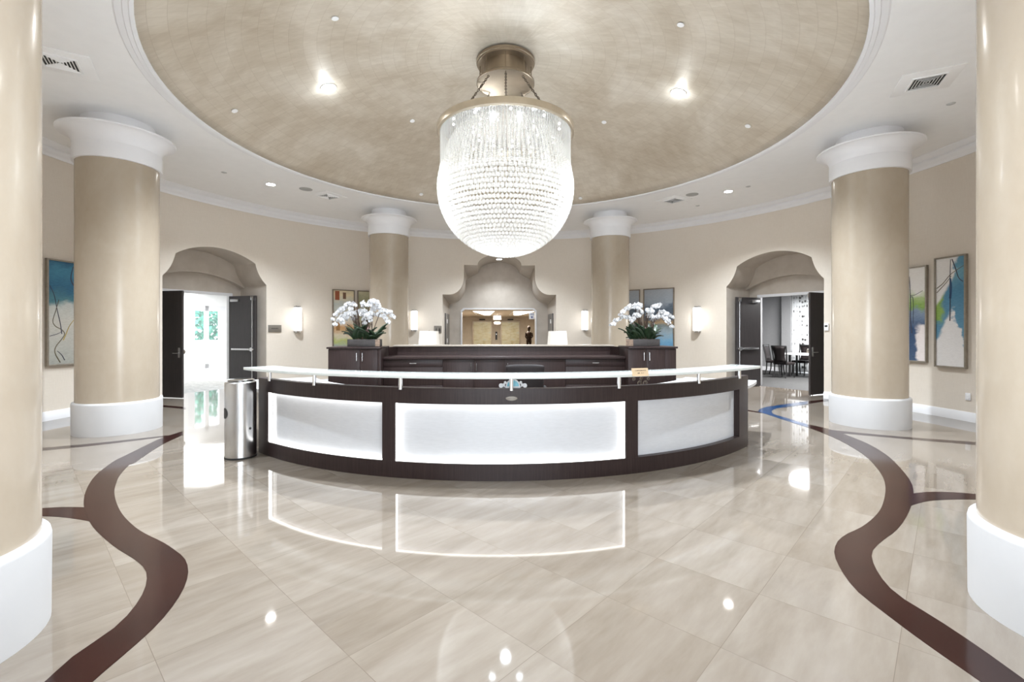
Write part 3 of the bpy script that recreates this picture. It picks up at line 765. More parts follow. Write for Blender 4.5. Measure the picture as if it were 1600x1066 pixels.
struct(MB().box(-1.79,WR-.3,-.1,1.79,ND+.3,-.001,RA).build('floor_niche',M['floor'],smooth=False))
P=[(-OW,0),(-OW,OZ-OC),(-OW+OC,OZ),(OW-OC,OZ),(OW,OZ-OC),(OW,0)]
mb=MB()
Q=[(u*1.035,z+(.05 if z>0 else 0)) for u,z in P]
vs=[AX(u,ND-.02,z) for u,z in P]+[AX(u,ND-.02,z) for u,z in Q]+[AX(u,ND+.25,z) for u,z in P]+[AX(u,ND+.25,z) for u,z in Q]
fs=[]
for i in range(5): fs+=[(i,i+1,6+i+1,6+i),(i,12+i,12+i+1,i+1),(6+i,6+i+1,18+i+1,18+i)]
mb.add(vs,fs); struct(mb.build('trim_niche_opening',M['trim'],smooth=False))
# side doors in the jambs
for k,(s,lab) in enumerate(((-1,'dark panelled side door in the left jamb of the central niche'),(1,'dark panelled side door in the right jamb of the central niche'))):
    x0,x1=(-1.79,-1.755) if s<0 else (1.755,1.79)
    d=MB().box(x0,8.1,0,x1,9.35,2.08,RA).build('door_%d'%(5+k),M['door'],smooth=False); struct(d); d['label']=lab
    for zz in (.3,1.1,1.75): MB().box(x0-.004 if s>0 else x1-.001,8.45,zz,x0+.001 if s>0 else x1+.004,8.7,zz+.14,RA).build('door_notice',M['trim'],d,smooth=False)
    MB().cyl(AX(x1 if s<0 else x0,8.2,1.0),AX((x1+.06) if s<0 else x0-.06,8.2,1.0),.025,12).build('door_knob',M['steel'],d)
# lift lobby
LW,L0,L1,LZ=4.2,ND+.2,21.8,2.34
M['lobbywall']=plain('lobby_beige',S(206,194,176),.6)
struct(MB().box(-LW,L0,-.1,LW,L1,-.002,RA).build('floor_lift_lobby',M['floor'],smooth=False))
struct(MB().box(-LW,L0,LZ,LW,L1,LZ+.1,RA).build('ceiling_lift_lobby',M['lobbywall'],smooth=False))
struct(MB().box(-LW-.1,L0,0,-LW,L1,LZ,RA).build('wall_lift_lobby_left',M['lobbywall'],smooth=False))
struct(MB().box(LW,L0,0,LW+.1,L1,LZ,RA).build('wall_lift_lobby_right',M['lobbywall'],smooth=False))
struct(MB().box(-LW,L1,0,LW,L1+.1,LZ,RA).build('wall_lift_lobby_back',M['lobbywall'],smooth=False))
mb=MB().box(-LW,L0,0,-OW*1.03,L0+.1,LZ,RA).box(OW*1.03,L0,0,LW,L0+.1,LZ,RA); struct(mb.build('wall_lift_lobby_front',M['lobbywall'],smooth=False))
def ax_u(px,d): return plane_u(RA,px,d)[0]
for k,(xa,xb,lab) in enumerate(((740,767,'left of the two brass lift doors beyond the niche opening'),(784,811,'right of the two brass lift doors beyond the niche opening'))):
    a,b=ax_u(xa,L1),ax_u(xb,L1)
    t=thing('lift_door',lab,'elevator door',AX((a+b)/2,L1-.03,0),atan2(tA.y,tA.x)); w=(b-a)/2
    for s in (-1,1): MB().box(min(0,s*w)+.002,-.02,0,max(0,s*w)-.002,.03,2.04).build('door_panel',M['lift'],t,smooth=False)
    MB().box(-w-.07,-.04,0,-w,.03,2.1).box(w,-.04,0,w+.07,.03,2.1).box(-w,-.04,2.04,w,.03,2.1).build('door_frame',M['brass'],t,smooth=False)
    MB().box(-.18,-.06,2.17,.18,.0,2.24).build('floor_indicator',M['dark'],t,smooth=False)
t=thing('call_panel','dark lift call panel on the wall between the two lift doors','panel',AX(ax_u(775.5,L1),L1-.02,0),atan2(tA.y,tA.x))
MB().box(-.06,-.02,.95,.06,.02,1.45).build('panel_plate',M['dark'],t,smooth=False); MB().cyl((0,-.02,1.3),(0,-.035,1.3),.03,14).build('call_button',M['steel'],t)
# exit sign
px,pd=ax_u(777,17.0),17.0
t=thing('exit_sign','lit white sign with red EXIT letters hanging beyond the niche opening','sign',AX(px,pd,2.0),atan2(tA.y,tA.x))
MB().box(-.2,-.03,.08,.2,.03,.29).build('sign_box',emis('exit_sign_face',(1,.92,.9),.22),t,smooth=False)
MB().cyl((0,0,.29),(0,0,.34),.02,8).build('hanger',M['steel'],t)
def text(body,size,mat,parent,loc,rot,name='lettering',ext=.002,align='CENTER'):
    c=bpy.data.curves.new(name,'FONT'); c.body=body; c.size=size; c.extrude=ext; c.align_x=align; c.align_y='CENTER'; c.materials.append(mat)
    q=bpy.data.objects.new('tmp',c); COL.objects.link(q); dg=bpy.context.evaluated_depsgraph_get(); me=bpy.data.meshes.new_from_object(q.evaluated_get(dg)); bpy.data.objects.remove(q)
    if not me.materials: me.materials.append(mat)
    o=bpy.data.objects.new(name,me); COL.objects.link(o); o.parent=parent; o.location=loc; o.rotation_euler=rot; return o
text('EXIT',.17,M['red'],t,(0,-.033,.185),(pi/2,0,0))
# lobby pendant
t=thing('pendant_lamp','small glowing pendant lamp below the EXIT sign in the lift lobby','lamp',AX(ax_u(777,19),19,1.86),0)
MB().lathe([(0,0),(.16,.02),(.2,.1),(.16,.16),(0,.16)],20,cap=False).build('lamp_shade',emis('pendant_glow',(1,.8,.7),.8),t); MB().cyl((0,0,.16),(0,0,LZ-1.86),.008,6).build('hanging_rod',M['brass'],t)
for k,(xa,xb,lab) in enumerate(((743,772,'left of the bright ceiling light panels in the lift lobby'),(799,828,'right of the bright ceiling light panels in the lift lobby'))):
    a,b=ax_u(xa,15),ax_u(xb,15)
    t=thing('ceiling_light',lab,'light',AX((a+b)/2,15,LZ),atan2(tA.y,tA.x)); w=(b-a)/2
    MB().prism([(-w,-2.4),(w,-2.4),(w*.5,2.2),(-w*.1,2.2)] if k==0 else [(-w,-2.4),(w,-2.4),(w*.1,2.2),(-w*.5,2.2)],-.02,-.0).build('diffuser',emis('lobby_light_panel',(1,.97,.92),2),t,smooth=False)
    MB().box(-w-.03,-2.45,-.012,-w,2.2,0).box(w,-2.45,-.012,w+.03,-2.3,0).build('light_frame',M['trim'],t,smooth=False)
# statue
p=AX(ax_u(826.5,13.2),13.2,0)
t=thing('statue','bronze standing figure on a plinth at the right of the niche opening','statue',p,0.2)
MB().box(-.2,-.2,0,.2,.2,.62).build('plinth',M['door'],t,bevel=.01)
mb=MB()
for sx,off in ((-1,0),(1,.03)):
    mb.tube([(sx*.055,off,.64),(sx*.06,off,.78),(sx*.065,off*.5,.92),(sx*.06,0,1.08)],[.035,.042,.05,.07],10)
mb.tube([(0,0,1.03),(0,0,1.12),(0,-.01,1.22),(0,-.01,1.36),(0,0,1.44),(0,0,1.48)],[.115,.12,.095,.125,.1,.045],14)
mb.tube([(0,0,1.46),(0,.0,1.55)],[.045,.042],10); mb.ball((0,-.01,1.62),.085,14,10,(.82,.95,1.15)); mb.ball((0,.05,1.66),.06)
mb.tube([(-.12,0,1.41),(-.155,-.02,1.24),(-.10,-.11,1.13),(.0,-.13,1.2)],[.045,.038,.032,.026],8)
mb.tube([(.12,0,1.41),(.15,-.02,1.25),(.09,-.12,1.2),(-.02,-.13,1.27)],[.045,.038,.032,.026],8)
mb.box(-.1,-.08,.62,.12,.1,.655)
mb.build('figure',M['bronze'],t)
# AED sign, lobby picture
p=AX(ax_u(831,ND-.03),ND-.03,plane_uz(RA,831,494,ND-.03)[1])
t=thing('wall_sign','small white sign with blue AED letters and heart at the opening\'s top right corner','sign',p,atan2(tA.y,tA.x))
MB().box(-.10,-.01,-.115,.10,.02,.115).build('sign_plate',M['trim'],t,bevel=.004)
text('AED',.085,M['blue_ink'],t,(0,-.012,.055),(pi/2,0,0))
mb=MB(); hp=[]
for i in range(24):
    a=2*pi*i/24; hp.append((.0026*16*sin(a)**3,.0026*(13*cos(a)-5*cos(2*a)-2*cos(3*a)-cos(4*a))))
vs=[(x,-.0145,z-.04) for x,z in hp]+[(x,-.009,z-.04) for x,z in hp]; mb.add(vs,[tuple(range(24)),tuple(range(47,23,-1))]+[(i,(i+1)%24,24+(i+1)%24,24+i) for i in range(24)]); mb.build('heart_symbol',M['blue_ink'],t,smooth=False)
t=thing('framed_picture','small framed picture on the wall left of the lift doors','picture',AX(-LW+.03,17.2,1.1),atan2(tA.y,tA.x))
MB().box(-.03,-.5,0,.02,.5,.95).build('picture_frame',M['frame_dark'],t,bevel=.006); MB().box(.018,-.43,.07,.024,.43,.88).build('canvas',m_paint('art_lobby','garden'),t,smooth=False)

# ------------------------------------------------------------------ reception desk
import itertools
def fit_circle():
    pts=[at_z(x,y,0) for x,y in ((404,705.4),(442.6,721.3),(517.6,736.3),(595.4,743.8),(790,751),(940,745.3),(1015,737.3),(1090,725),(1168.8,695.4))]
    # algebraic least squares
    A=[[0]*3 for _ in range(3)]; B=[0]*3
    for p in pts:
        r=(p.x,p.y,1); q=p.x**2+p.y**2
        for i in range(3):
            B[i]+=r[i]*q
            for j in range(3): A[i][j]+=r[i]*r[j]
    s=Matrix(A).inverted()@Vector(B); cx,cy=s.x/2,s.y/2; return cx,cy,sqrt(s.z+cx*cx+cy*cy)
DX,DY,DR=fit_circle()
print('DESK',DX,DY,DR)
DCN=(0,0)
def dang(px,R=DR):
    s=(px-800)/F; a,b,c=s*s+1,-2*(s*DX+DY),DX*DX+DY*DY-R*R; t=(-b-sqrt(max(0,b*b-4*a*c)))/(2*a); return atan2(s*t-DX,DY-t)
aL,aR=dang(404),dang(1168.8)
desk=thing('reception_desk','curved dark wood reception desk with white backlit front panels, in the middle of the lobby','reception desk',(DX,DY,0))
W_=M['wood']
MB().arc(DCN,DR-.09,DR,aL,aR,0,.166,64).build('lower_rail',W_,desk,ang=30)
MB().arc(DCN,DR-.09,DR,aL,aR,.759,.917,64).build('upper_rail',W_,desk,ang=30)
posts=[(404,417),(597,617),(978,997),(1155.5,1168.8)]
for a,b in posts: MB().arc(DCN,DR-.09,DR-.001,dang(a),dang(b),.16,.765,6).build('upright',W_,desk,ang=30)
MB().arc(DCN,DR-.14,DR-.12,aL,aR,0,.72,64).build('back_panel',W_,desk,ang=30)
for i in (0,1): 
    a=(aL,aR)[i]; MB().arc(DCN,DR-.12,DR-.085,a if i==0 else a-.006,a+.006 if i==0 else a,0,.917,2).build('end_panel',W_,desk,ang=30)
bays=[(417,597),(617,978),(997,1155.5)]
for k,(a,b) in enumerate(bays):
    a0,a1=dang(a),dang(b)
    pn=MB().arc(DCN,DR-.085,DR-.068,a0-.012,a1+.012,.13,.79,32).build('front_panel',M['panel'],desk,ang=30)
    e=.004
    if k<2:
        MB().arc(DCN,DR-.060,DR-.02,a0,a1,.757,.7595,32).build('led_strip',M['led'],desk,ang=30)
        MB().arc(DCN,DR-.060,DR-.02,a0,a1,.1655,.1675,32).build('led_strip',M['led'],desk,ang=30)
        MB().arc(DCN,DR-.060,DR-.02,a0-.0005,a0+.0006,.17,.757,1).build('led_strip',M['led'],desk,ang=30)
        if k==1: MB().arc(DCN,DR-.060,DR-.02,a1-.0006,a1+.0005,.17,.757,1).build('led_strip',M['led'],desk,ang=30)
# oval badge and emblem
am=dang(800)
def dpt(a,r,z): return Vector((r*sin(a),-r*cos(a),z))
mb=MB(); vs=[];N=28
for r_,off in ((1,.0),(1,.008),(.86,.012)):
    for i in range(N): a=2*pi*i/N; vs.append(dpt(am-.001+.058*r_*cos(a)/DR,DR+off,.822+.023*r_*sin(a)))
fs=[(j*N+i,j*N+(i+1)%N,(j+1)*N+(i+1)%N,(j+1)*N+i) for j in range(2) for i in range(N)]+[tuple(2*N+i for i in range(N)),tuple(reversed(range(N)))]
mb.add(vs,fs); mb.build('oval_badge',M['plaque'],desk)
# glass counter (lies on posts: part of the desk)
GR0,GR1=DR-.10,DR+.245
def dang_z(px,y,z): p=at_z(px,y,z); return atan2(p.x-DX,DY-p.y)
gL,gR=dang_z(397,573,1.07),dang_z(1178,571,1.07)
MB().arc(DCN,GR0,GR1,gL,gR,1.038,1.07,72).build('glass_counter',M['glasstop'],desk,bevel=.004,ang=30)
for x in (421.5,491,626,799,967,1092,1155):
    a=dang(x,DR+.012); p=dpt(a,DR+.012,0)
    MB().lathe([(.0,.9),(.02,.9),(.02,1.03),(.03,1.032),(.03,1.039),(0,1.039)],20,(p.x,p.y,0),cap=False).build('counter_post',M['chrome'],desk)
# emblem: teal shell with scrolls standing on the rail
ea=dang(801.5,DR-.06); p=dpt(ea,DR-.06,0)
em=thing('emblem','teal half-round emblem with white scrolls standing on the desk behind the middle post','emblem',(DX+p.x,DY+p.y,.918),ea)
mb=MB()
def disc(mb,cx,cz,r,y0,y1,a0=0,a1=2*pi,n=24,sx=1):
    full=abs(a1-a0-2*pi)<1e-6
    pts=[(cx+sx*r*cos(a0+(a1-a0)*i/n),cz+r*sin(a0+(a1-a0)*i/n)) for i in range(n if full else n+1)]; k=len(pts)
    mb.add([(x,y0,z) for x,z in pts]+[(x,y1,z) for x,z in pts],[tuple(range(k)),tuple(range(2*k-1,k-1,-1))]+[(i,(i+1)%k,k+(i+1)%k,k+i) for i in range(k)])
mb2=MB(); disc(mb2,0,.018,.072,-.008,.008,0,pi,28); mb2.box(-.072,-.008,0,.072,.008,.018).build('emblem_rim',M['base_white'],em,smooth=False)
disc(mb,0,.018,.06,-.014,-.006,0,pi,28); mb.build('emblem_face',M['teal'],em,smooth=False)
mb=MB()
for s in (-1,1):
    for cx,cz,r in ((.078,.055,.014),(.095,.03,.015),(.12,.024,.022)): disc(mb,s*cx,cz,r,-.008,.006,n=14)
    mb.tube([(s*.07,0,.008),(s*.085,0,.015),(s*.085,0,.05)],.006,6)
mb.box(-.03,-.012,.012,.06,-.016,.017)
mb.build('emblem_scrolls',M['base_white'],em)
# gold notice and ironwork stand on the glass
p=at_z(1001,588,1.07); a=atan2(p.x-DX,DY-p.y)
gs=thing('counter_notice','small gold notice card with two lines of dark print on the glass counter','sign',(p.x,p.y,1.071),a)
T=Matrix.Rotation(-radians(14),4,'X')
MB().box(-.085,-.004,0,.085,.004,.075,T).build('card',M['goldsign'],gs,smooth=False)
mb=MB(); rn=random.Random(3)
for z,x0,x1 in ((.052,-.052,.055),(.028,-.03,.035)):
    x=x0
    while x<x1:
        w=rn.uniform(.003,.007)
        if rn.random()>.14: mb.box(x,-.0052,z-.004,x+w*.35,-.004,z+.004,T).box(x,-.0052,z+(.002 if rn.random()>.5 else -.004),x+w,-.004,z+(.004 if rn.random()>.5 else -.002),T)
        x+=w+.0018
mb.build('printed_lines',M['ink'],gs,smooth=False)
MB().box(-.06,-.01,-.0,.06,.045,.004).build('card_foot',M['goldsign'],gs,smooth=False)
p=at_y(1002,604,5.15); 
ir=thing('scroll_stand','black wrought scroll stand under the glass behind the gold notice','stand',(p.x,p.y,.761),a)
mb=MB()
for sx,sz,r in ((-.05,.05,.032),(.03,.07,.035),(.085,.04,.03),(-.02,.15,.03),(.05,.15,.03),(-.09,.2,.018),(.0,.205,.018),(.09,.2,.018)):
    mb.tube([(sx+r*(1-i/26*.7)*cos(i*.42),0,sz+r*(1-i/26*.7)*sin(i*.42)) for i in range(20)],.005,6)
mb.box(-.11,-.02,0,.11,.02,.012).box(-.005,-.004,0,.005,.004,.22); mb.build('scrollwork',M['chain'],ir)
# white worktop ring behind
wt=thing('worktop','white curved worktop behind the desk, its rounded end showing right of the desk','worktop',(DX,DY,0))
wa=radians(61)
MB().arc(DCN,3.36,DR-.15,-wa,wa,.722,.76,72).build('worktop_slab',M['base_white'],wt,bevel=.005,ang=30)
MB().arc(DCN,DR-.15,DR-.04,aR+.012,wa,.722,.76,16).build('end_ledge',M['base_white'],wt,ang=30)
MB().arc(DCN,DR-.15,DR-.04,-wa,aL-.012,.722,.76,16).build('end_ledge',M['base_white'],wt,ang=30)
for s in (-1,1):
    for r in (3.55,4.15):
        p=dpt(s*(wa-.06),r,0); q=dpt(s*(wa-.09),r-.05,0); MB().tube([(p.x,p.y,.725),(q.x,q.y,0)],[.04,.022],10).build('leg',M['base_white'],wt)
for aa in (-.5,0,.5):
    p=dpt(aa,3.55,0); MB().tube([(p.x,p.y,.725),(p.x,p.y,0)],.03,10).build('leg',M['base_white'],wt)
# office chair
p=at_y(820,600,6.75)
oc=thing('office_chair','black leather office chair behind the middle of the desk','chair',(p.x,p.y+.05,0),0)
mb=MB(); vs=[];fs=[]
for j in range(9):
    z=.52+.51*j/8; w=.25+.035*(j/8)
    for i in range(7): x=-w+2*w*i/6; vs.append((x,-.25+.05*(x/w)**2*1.0,z-(.025*(abs(x/w))**3 if j==8 else 0)))
for j in range(8):
    for i in range(6): fs.append((j*7+i,j*7+i+1,(j+1)*7+i+1,(j+1)*7+i))
mb.add(vs,fs); o=mb.build('backrest',M['black'],oc); s=o.modifiers.new('thickness','SOLIDIFY'); s.thickness=.07; s.offset=0; s=o.modifiers.new('round','SUBSURF'); s.levels=1; s.render_levels=1
MB().box(-.25,-.22,.42,.25,.26,.5).build('seat',M['black'],oc,bevel=.03)
MB().box(-.04,-.28,.3,.04,-.24,.6).build('back_bracket',M['dark'],oc,bevel=.008)
MB().cyl((0,0,.1),(0,0,.43),.03,12).build('gas_lift',M['steel'],oc)
for k in range(5):
    b=2*pi*k/5; l=MB().tube([(0,0,.12),(.3*cos(b),.3*sin(b),.075)],[.03,.018],8).build('leg',M['dark'],oc)
    MB().ball((.3*cos(b),.3*sin(b),.03),.03,10,8).build('caster',M['dark'],l)
for s in (-1,1): MB().tube([(s*.27,-.1,.45),(s*.3,-.1,.66),(s*.3,.14,.66)],[.02,.02,.025],8).build('armrest',M['dark'],oc)

# ------------------------------------------------------------------ back counter (credenza)
RZ=atan2(tA.y,tA.x)
def cl(px,y,Y):  # local axis coords of a pixel at depth Y
    q=RA.inverted()@at_y(px,y,Y); return q.x,q.y
f_sideL=cl(512,543.5,7.43); f_inL=cl(594.5,543.5,7.46); f_inR=cl(982,543.5,7.62); f_sideR=cl(1057,543.5,7.66)
FS=cl(790,543,7.56)[1]          # front plane (axis d) of side cabinets
BACK=FS+1.2
uL0,uL1=f_sideL[0],f_inL[0]; uR0,uR1=f_inR[0],f_sideR[0]
FM=FS+.17
TOPZ,WTZ=1.235,1.066
def handle(parent,p0,p1,out,name='handle'):
    p0,p1=Vector(p0),Vector(p1); o_=Vector((0,-out,0))
    MB().tube([p0,p0+o_,p1+o_,p1],.0055,8).build(name,M['steel'],parent)
def cabinet(label,u0,u1,doors,z1,f,depth,group=None,extra=None):
    t=thing('cabinet',label,'cabinet',AX((u0+u1)/2,f,0),RZ); w=(u1-u0)/2
    MB().box(-w,.02,.09,w,depth,z1).box(-w+.01,.06,0,w-.01,depth,.09).build('carcass',M['wood'],t,bevel=.003)
    for (a,b,za,zb,h) in doors:
        nm='drawer' if h=='drawer' else ('filler_panel' if h is None else 'door')
        d=MB().box(a+.002,-.002,za,b-.002,.022,zb).build(nm,M['wood'],t,bevel=.002)
        if h=='drawer': handle(d,((a+b)/2-.055,-.002,(za+zb)/2),((a+b)/2+.055,-.002,(za+zb)/2),.03)
        elif h=='R': handle(d,(b-.045,-.002,zb-.06),(b-.045,-.002,zb-.19),.03)
        elif h=='L': handle(d,(a+.045,-.002,zb-.06),(a+.045,-.002,zb-.19),.03)
    return t
wl=(uL1-uL0)/2; wr=(uR1-uR0)/2
mid=uL0+(cl(561.5,560,7.44)[0]-uL0)-(uL0+uL1)/2
tL=cabinet('dark wood cabinet under the orchids beside the still-life painting, left end of back counter',uL0,uL1,[(-wl,mid,.1,TOPZ-.035,'R'),(mid,wl-.05,.1,TOPZ-.035,'L'),(wl-.05,wl,.1,TOPZ-.035,None)],TOPZ-.03,FS,.62)
MB().box(-wl-.02,-.025,TOPZ-.03,wl,.62,TOPZ).build('cabinet_top',M['wood'],tL,bevel=.004)
mr=cl(1010.5,560,7.63)[0]-(uR0+uR1)/2; mr2=cl(1040,560,7.64)[0]-(uR0+uR1)/2
tR=cabinet('dark wood cabinet under the orchids beside the lake painting, right end of back counter',uR0,uR1,[(-wr,mr,.1,TOPZ-.035,'R'),(mr,mr2,.1,TOPZ-.035,'L'),(mr2,wr,.1,TOPZ-.035,None)],TOPZ-.03,FS,.62)
MB().box(-wr,-.025,TOPZ-.03,wr+.02,.62,TOPZ).build('cabinet_top',M['wood'],tR,bevel=.004)
um1,um2=cl(692,570,7.7)[0],cl(884,570,7.75)[0]
g_=.004
def wid(a,b): return (b-a)/2
w1=wid(uL1+g_,um1)
cabinet('dark wood drawer unit of the back counter, next to the left end cabinet',uL1+g_,um1-.001,[(-w1,w1,.9,WTZ-.045,'drawer'),(-w1,w1,.6,.895,'drawer'),(-w1,w1,.1,.595,'drawer')],WTZ-.04,FM,.55)
w2=wid(um1,um2); m2a=cl(740.5,570,7.7)[0]-(um1+um2)/2
cabinet('dark wood middle unit of the back counter with tall doors, behind the office chair',um1+.001,um2-.001,[(-w2,m2a,.1,WTZ-.045,'R'),(m2a,2*m2a+w2,.1,WTZ-.045,'L'),(2*m2a+w2,w2,.1,WTZ-.045,'L')],WTZ-.04,FM,.55)
w3=wid(um2,uR0-g_)
cabinet('dark wood drawer unit of the back counter, next to the right end cabinet',um2+.001,uR0-g_,[(-w3,w3,.9,WTZ-.045,'drawer'),(-w3,w3,.6,.895,'drawer'),(-w3,w3,.1,.595,'drawer')],WTZ-.04,FM,.55)
t=thing('back_counter_top','long dark wood worktop over the drawer units of the back counter','worktop',AX(0,FM,0),RZ)
MB().box(uL1+g_,-.04,WTZ-.04,uR0-g_,.56,WTZ).build('worktop_slab',M['wood'],t,bevel=.004)
t=thing('raised_ledge','long pale-topped raised ledge with dark wood face along the back counter','ledge',AX(0,FM,0),RZ)
MB().box(uL1+.06,.566,.0,uR0-.06,.6,TOPZ-.02).build('riser_panel',M['wood'],t,bevel=.002)
MB().box(uL1+.04,.545,TOPZ-.02,uR0-.04,1.0,TOPZ+.005).build('ledge_top',plain('pale_stone_ledge',S(150,141,130),.25),t,bevel=.004)
for s in (1,-1):
    x0=uL1+.008 if s>0 else uR0-.008
    pts=[(x0,.34),(x0+s*.10,.565),(x0,.565)]
    MB().prism(pts if s>0 else pts[::-1],WTZ+.002,TOPZ-.02).build('corner_cheek',M['wood'],t,smooth=False)
MB().box(uL1+.1,.62,0,uR0-.1,1.0,.1).box(uL1+.1,.96,.1,uR0-.1,1.0,TOPZ-.02).build('back_cladding',M['wood'],t,smooth=False)

# table lamps on a low console behind
for px,w,lab in ((670.5,33,'white drum lamp rising behind the back counter, left of the niche'),(871,32,'white drum lamp rising behind the back counter, right of the niche')):
    Y=9.6; p=at_y(px,540,Y); r=w/2*Y/F
    tc=thing('console_table','narrow dark console behind the back counter carrying the '+('left' if px<800 else 'right')+' table lamp','table',(p.x,p.y,0),RZ)
    MB().box(-.4,-.2,.71,.4,.2,.75).build('tabletop',M['door'],tc,bevel=.004)
    for sx in (-1,1):
        for sy in (-1,1): MB().box(sx*.37-.02,sy*.17-.02,0,sx*.37+.02,sy*.17+.02,.71).build('leg',M['door'],tc,smooth=False)
    t=thing('table_lamp',lab,'lamp',(p.x,p.y,.751),0)
    MB().lathe([(0,0),(.1,0),(.1,.02),(.03,.04),(.06,.12),(.08,.2),(.05,.3),(.02,.36),(.012,.5),(0,.5)],24,cap=False).build('lamp_base',M['brass'],t)
    z0=CH-(540.3-YH)*Y/F-.751; z1_=CH-(517.5-YH)*Y/F-.751
    sh=MB().lathe([(r,z0),(r*.88,z1_),(r*.86,z1_),(r*.98,z0)],40,cap=False).build('lamp_shade',M['shade'],t)
    MB().cyl((0,0,.45),(0,0,z1_+.02),.006,8).build('harp',M['brass'],t)
    MB().box(-r*.87,-.004,z1_-.02,r*.87,.004,z1_-.012).build('shade_spider',M['brass'],t,smooth=False)
    MB().ball((0,0,(z0+z1_)/2),.04).build('bulb',emis('table_bulb',(1,.9,.76),.6),t)

# ------------------------------------------------------------------ orchids
def blossom_mesh():
    mb=MB(); vs=[];fs=[]
    def petal(a,l,w,tilt):
        d=Vector((cos(a),0,sin(a))); s=Vector((-sin(a),0,cos(a))); up=Vector((0,-1,0))
        P_=[Vector((0,0,0)),d*l*.45-s*w,d*l*.9-s*w*.6+up*tilt,d*l+up*tilt*1.2,d*l*.9+s*w*.6+up*tilt,d*l*.45+s*w,d*l*.5+up*tilt*.9]
        mb.add(P_,[(0,1,6),(1,2,6),(2,3,6),(3,4,6),(4,5,6),(5,0,6)])
    petal(0,.042,.026,.006); petal(pi,.042,.026,.006)
    for a in (pi/2,pi*1.22,pi*1.78): petal(a,.038,.016,-.004)
    mb.ball((0,-.012,-.004),.009,8,5)
    o=mb.build('blossom',M['petal']); me=o.data; bpy.data.objects.remove(o); return me
BL=blossom_mesh()
def orchid(label,loc,rz,seed,plan,box_end):
    rn=random.Random(seed)
    t=thing('orchid_planter',label,'orchids',loc,rz)
    mb=MB().box(-.26,-.10,0,.26,.10,.012).box(-.26,-.10,0,-.245,.10,.12).box(.245,-.10,0,.26,.10,.12).box(-.245,-.10,0,.245,-.085,.12).box(-.245,.085,0,.245,.10,.12); mb.build('planter_box',M['pot'],t,bevel=.004)
    o=MB().box(box_end*.255-.06,-.104,.006,box_end*.255+.012 if box_end>0 else box_end*.255+.06,-.1,.118).build('worn_end',plain('worn_wood',S(136,116,100),.8,var=.35,scale=30),t,smooth=False); o['label']='weathered brown end of the planter'
    MB().box(-.244,-.084,.06,.244,.084,.105).build('soil',M['moss'],t,smooth=False)
    for k in range(32):                      # leaves
        a=rn.uniform(0,2*pi) if k>5 else (0.2,pi-.2,.5,pi-.6,-.3,pi+.3)[k]; x0=rn.uniform(-.18,.18) if k>5 else .12*cos(a); L=rn.uniform(.18,.30); w=rn.uniform(.055,.075)
        d=Vector((cos(a),sin(a)*.5-.15,0)).normalized(); s=Vector((-d.y,d.x,0)); vs=[];fs=[]
        rise=rn.uniform(.7,1.5) if k<14 else rn.uniform(1.2,1.7)
        for i in range(7):
            u=i/6; c=Vector((x0,rn.uniform(-.0,.0),.09))+d*L*u*.9+Vector((0,0,L*(rise*u-.55*u*u))); ww=w*sin(pi*min(.97,.12+u*.88))**.7
            vs+=[c-s*ww+Vector((0,0,.012)),c,c+s*ww+Vector((0,0,.012))]
        for i in range(6):
            for q in (0,1): fs.append((i*3+q,i*3+q+1,(i+1)*3+q+1,(i+1)*3+q))
        lf=MB().add(vs,fs).build('leaf',M['leaf'],t); m=lf.modifiers.new('thickness','SOLIDIFY'); m.thickness=.004
    for k in range(22):                     # bare twigs
        a=rn.uniform(-1,1); x0=rn.uniform(-.17,.17)
        MB().tube([(x0,rn.uniform(-.05,.05),.09),(x0+a*.03,0,.28),(x0+a*.06,rn.uniform(-.03,.03),rn.uniform(.38,.52))],[.009,.008,.005],6).build('twig',M['stem'],t)
    mb=MB()
    for k in range(10):
        a=2*pi*k/10; mb.add([(.05+.0,-.06,.24),(.05+.045*cos(a)-.008,-.07+.02*sin(a),.27+.035*sin(a)),(.05+.06*cos(a),-.07+.03*sin(a),.28+.05*sin(a))],[(0,1,2)])
    q=mb.build('bromeliad',M['pink'],t); q['label']='small pink bromeliad'; m=q.modifiers.new('thickness','SOLIDIFY'); m.thickness=.006
    for (tx,tz,px_,pz,n) in plan:           # arching sprays: peak (px_,pz) then drooping tip (tx,tz)
        x0=px_*.25+rn.uniform(-.03,.03); y0=rn.uniform(-.05,.03); yk=rn.uniform(-.16,.06)
        A=Vector((x0,y0,.09)); B=Vector((px_*.5+x0*.5,y0*.6+yk*.3,pz*.65)); C=Vector((px_,yk*.7,pz)); D=Vector((tx,yk,tz))
        pts=[]
        for i in range(17):
            u=i/16
            if u<.55: v=u/.55; pts.append((1-v)**2*A+2*v*(1-v)*B+v*v*C)
            else:
                v=(u-.55)/.45; mid_=(C*2-B*.5-A*.5)*.0+(C+Vector(((tx-px_)*.55,0,max(0,(pz-tz))*.02+.02)));pts.append((1-v)**2*C+2*v*(1-v)*mid_+v*v*D)
        st=MB().tube(pts,[.006]*10+[.004]*7,6).build('flower_stem',M['stem'],t)
        for j in range(n):
            u=.5+.5*(j+.6)/n; f=u*16; i=min(15,int(f)); p=pts[i]+(pts[i+1]-pts[i])*(f-i)
            sd=1 if j%2 else -1
            o=bpy.data.objects.new('blossom',BL); COL.objects.link(o); o.parent=st
            o.location=p+Vector((rn.uniform(-.012,.012),-.012+sd*.016,-.012+rn.uniform(-.02,.014))); sc=rn.uniform(1.0,1.28)*(1-.3*max(0,(j/n-.6)))
            o.scale=(sc,)*3; o.rotation_euler=(rn.uniform(-.35,.5),rn.uniform(-.4,.4),rn.uniform(-.9,.9))
    return t
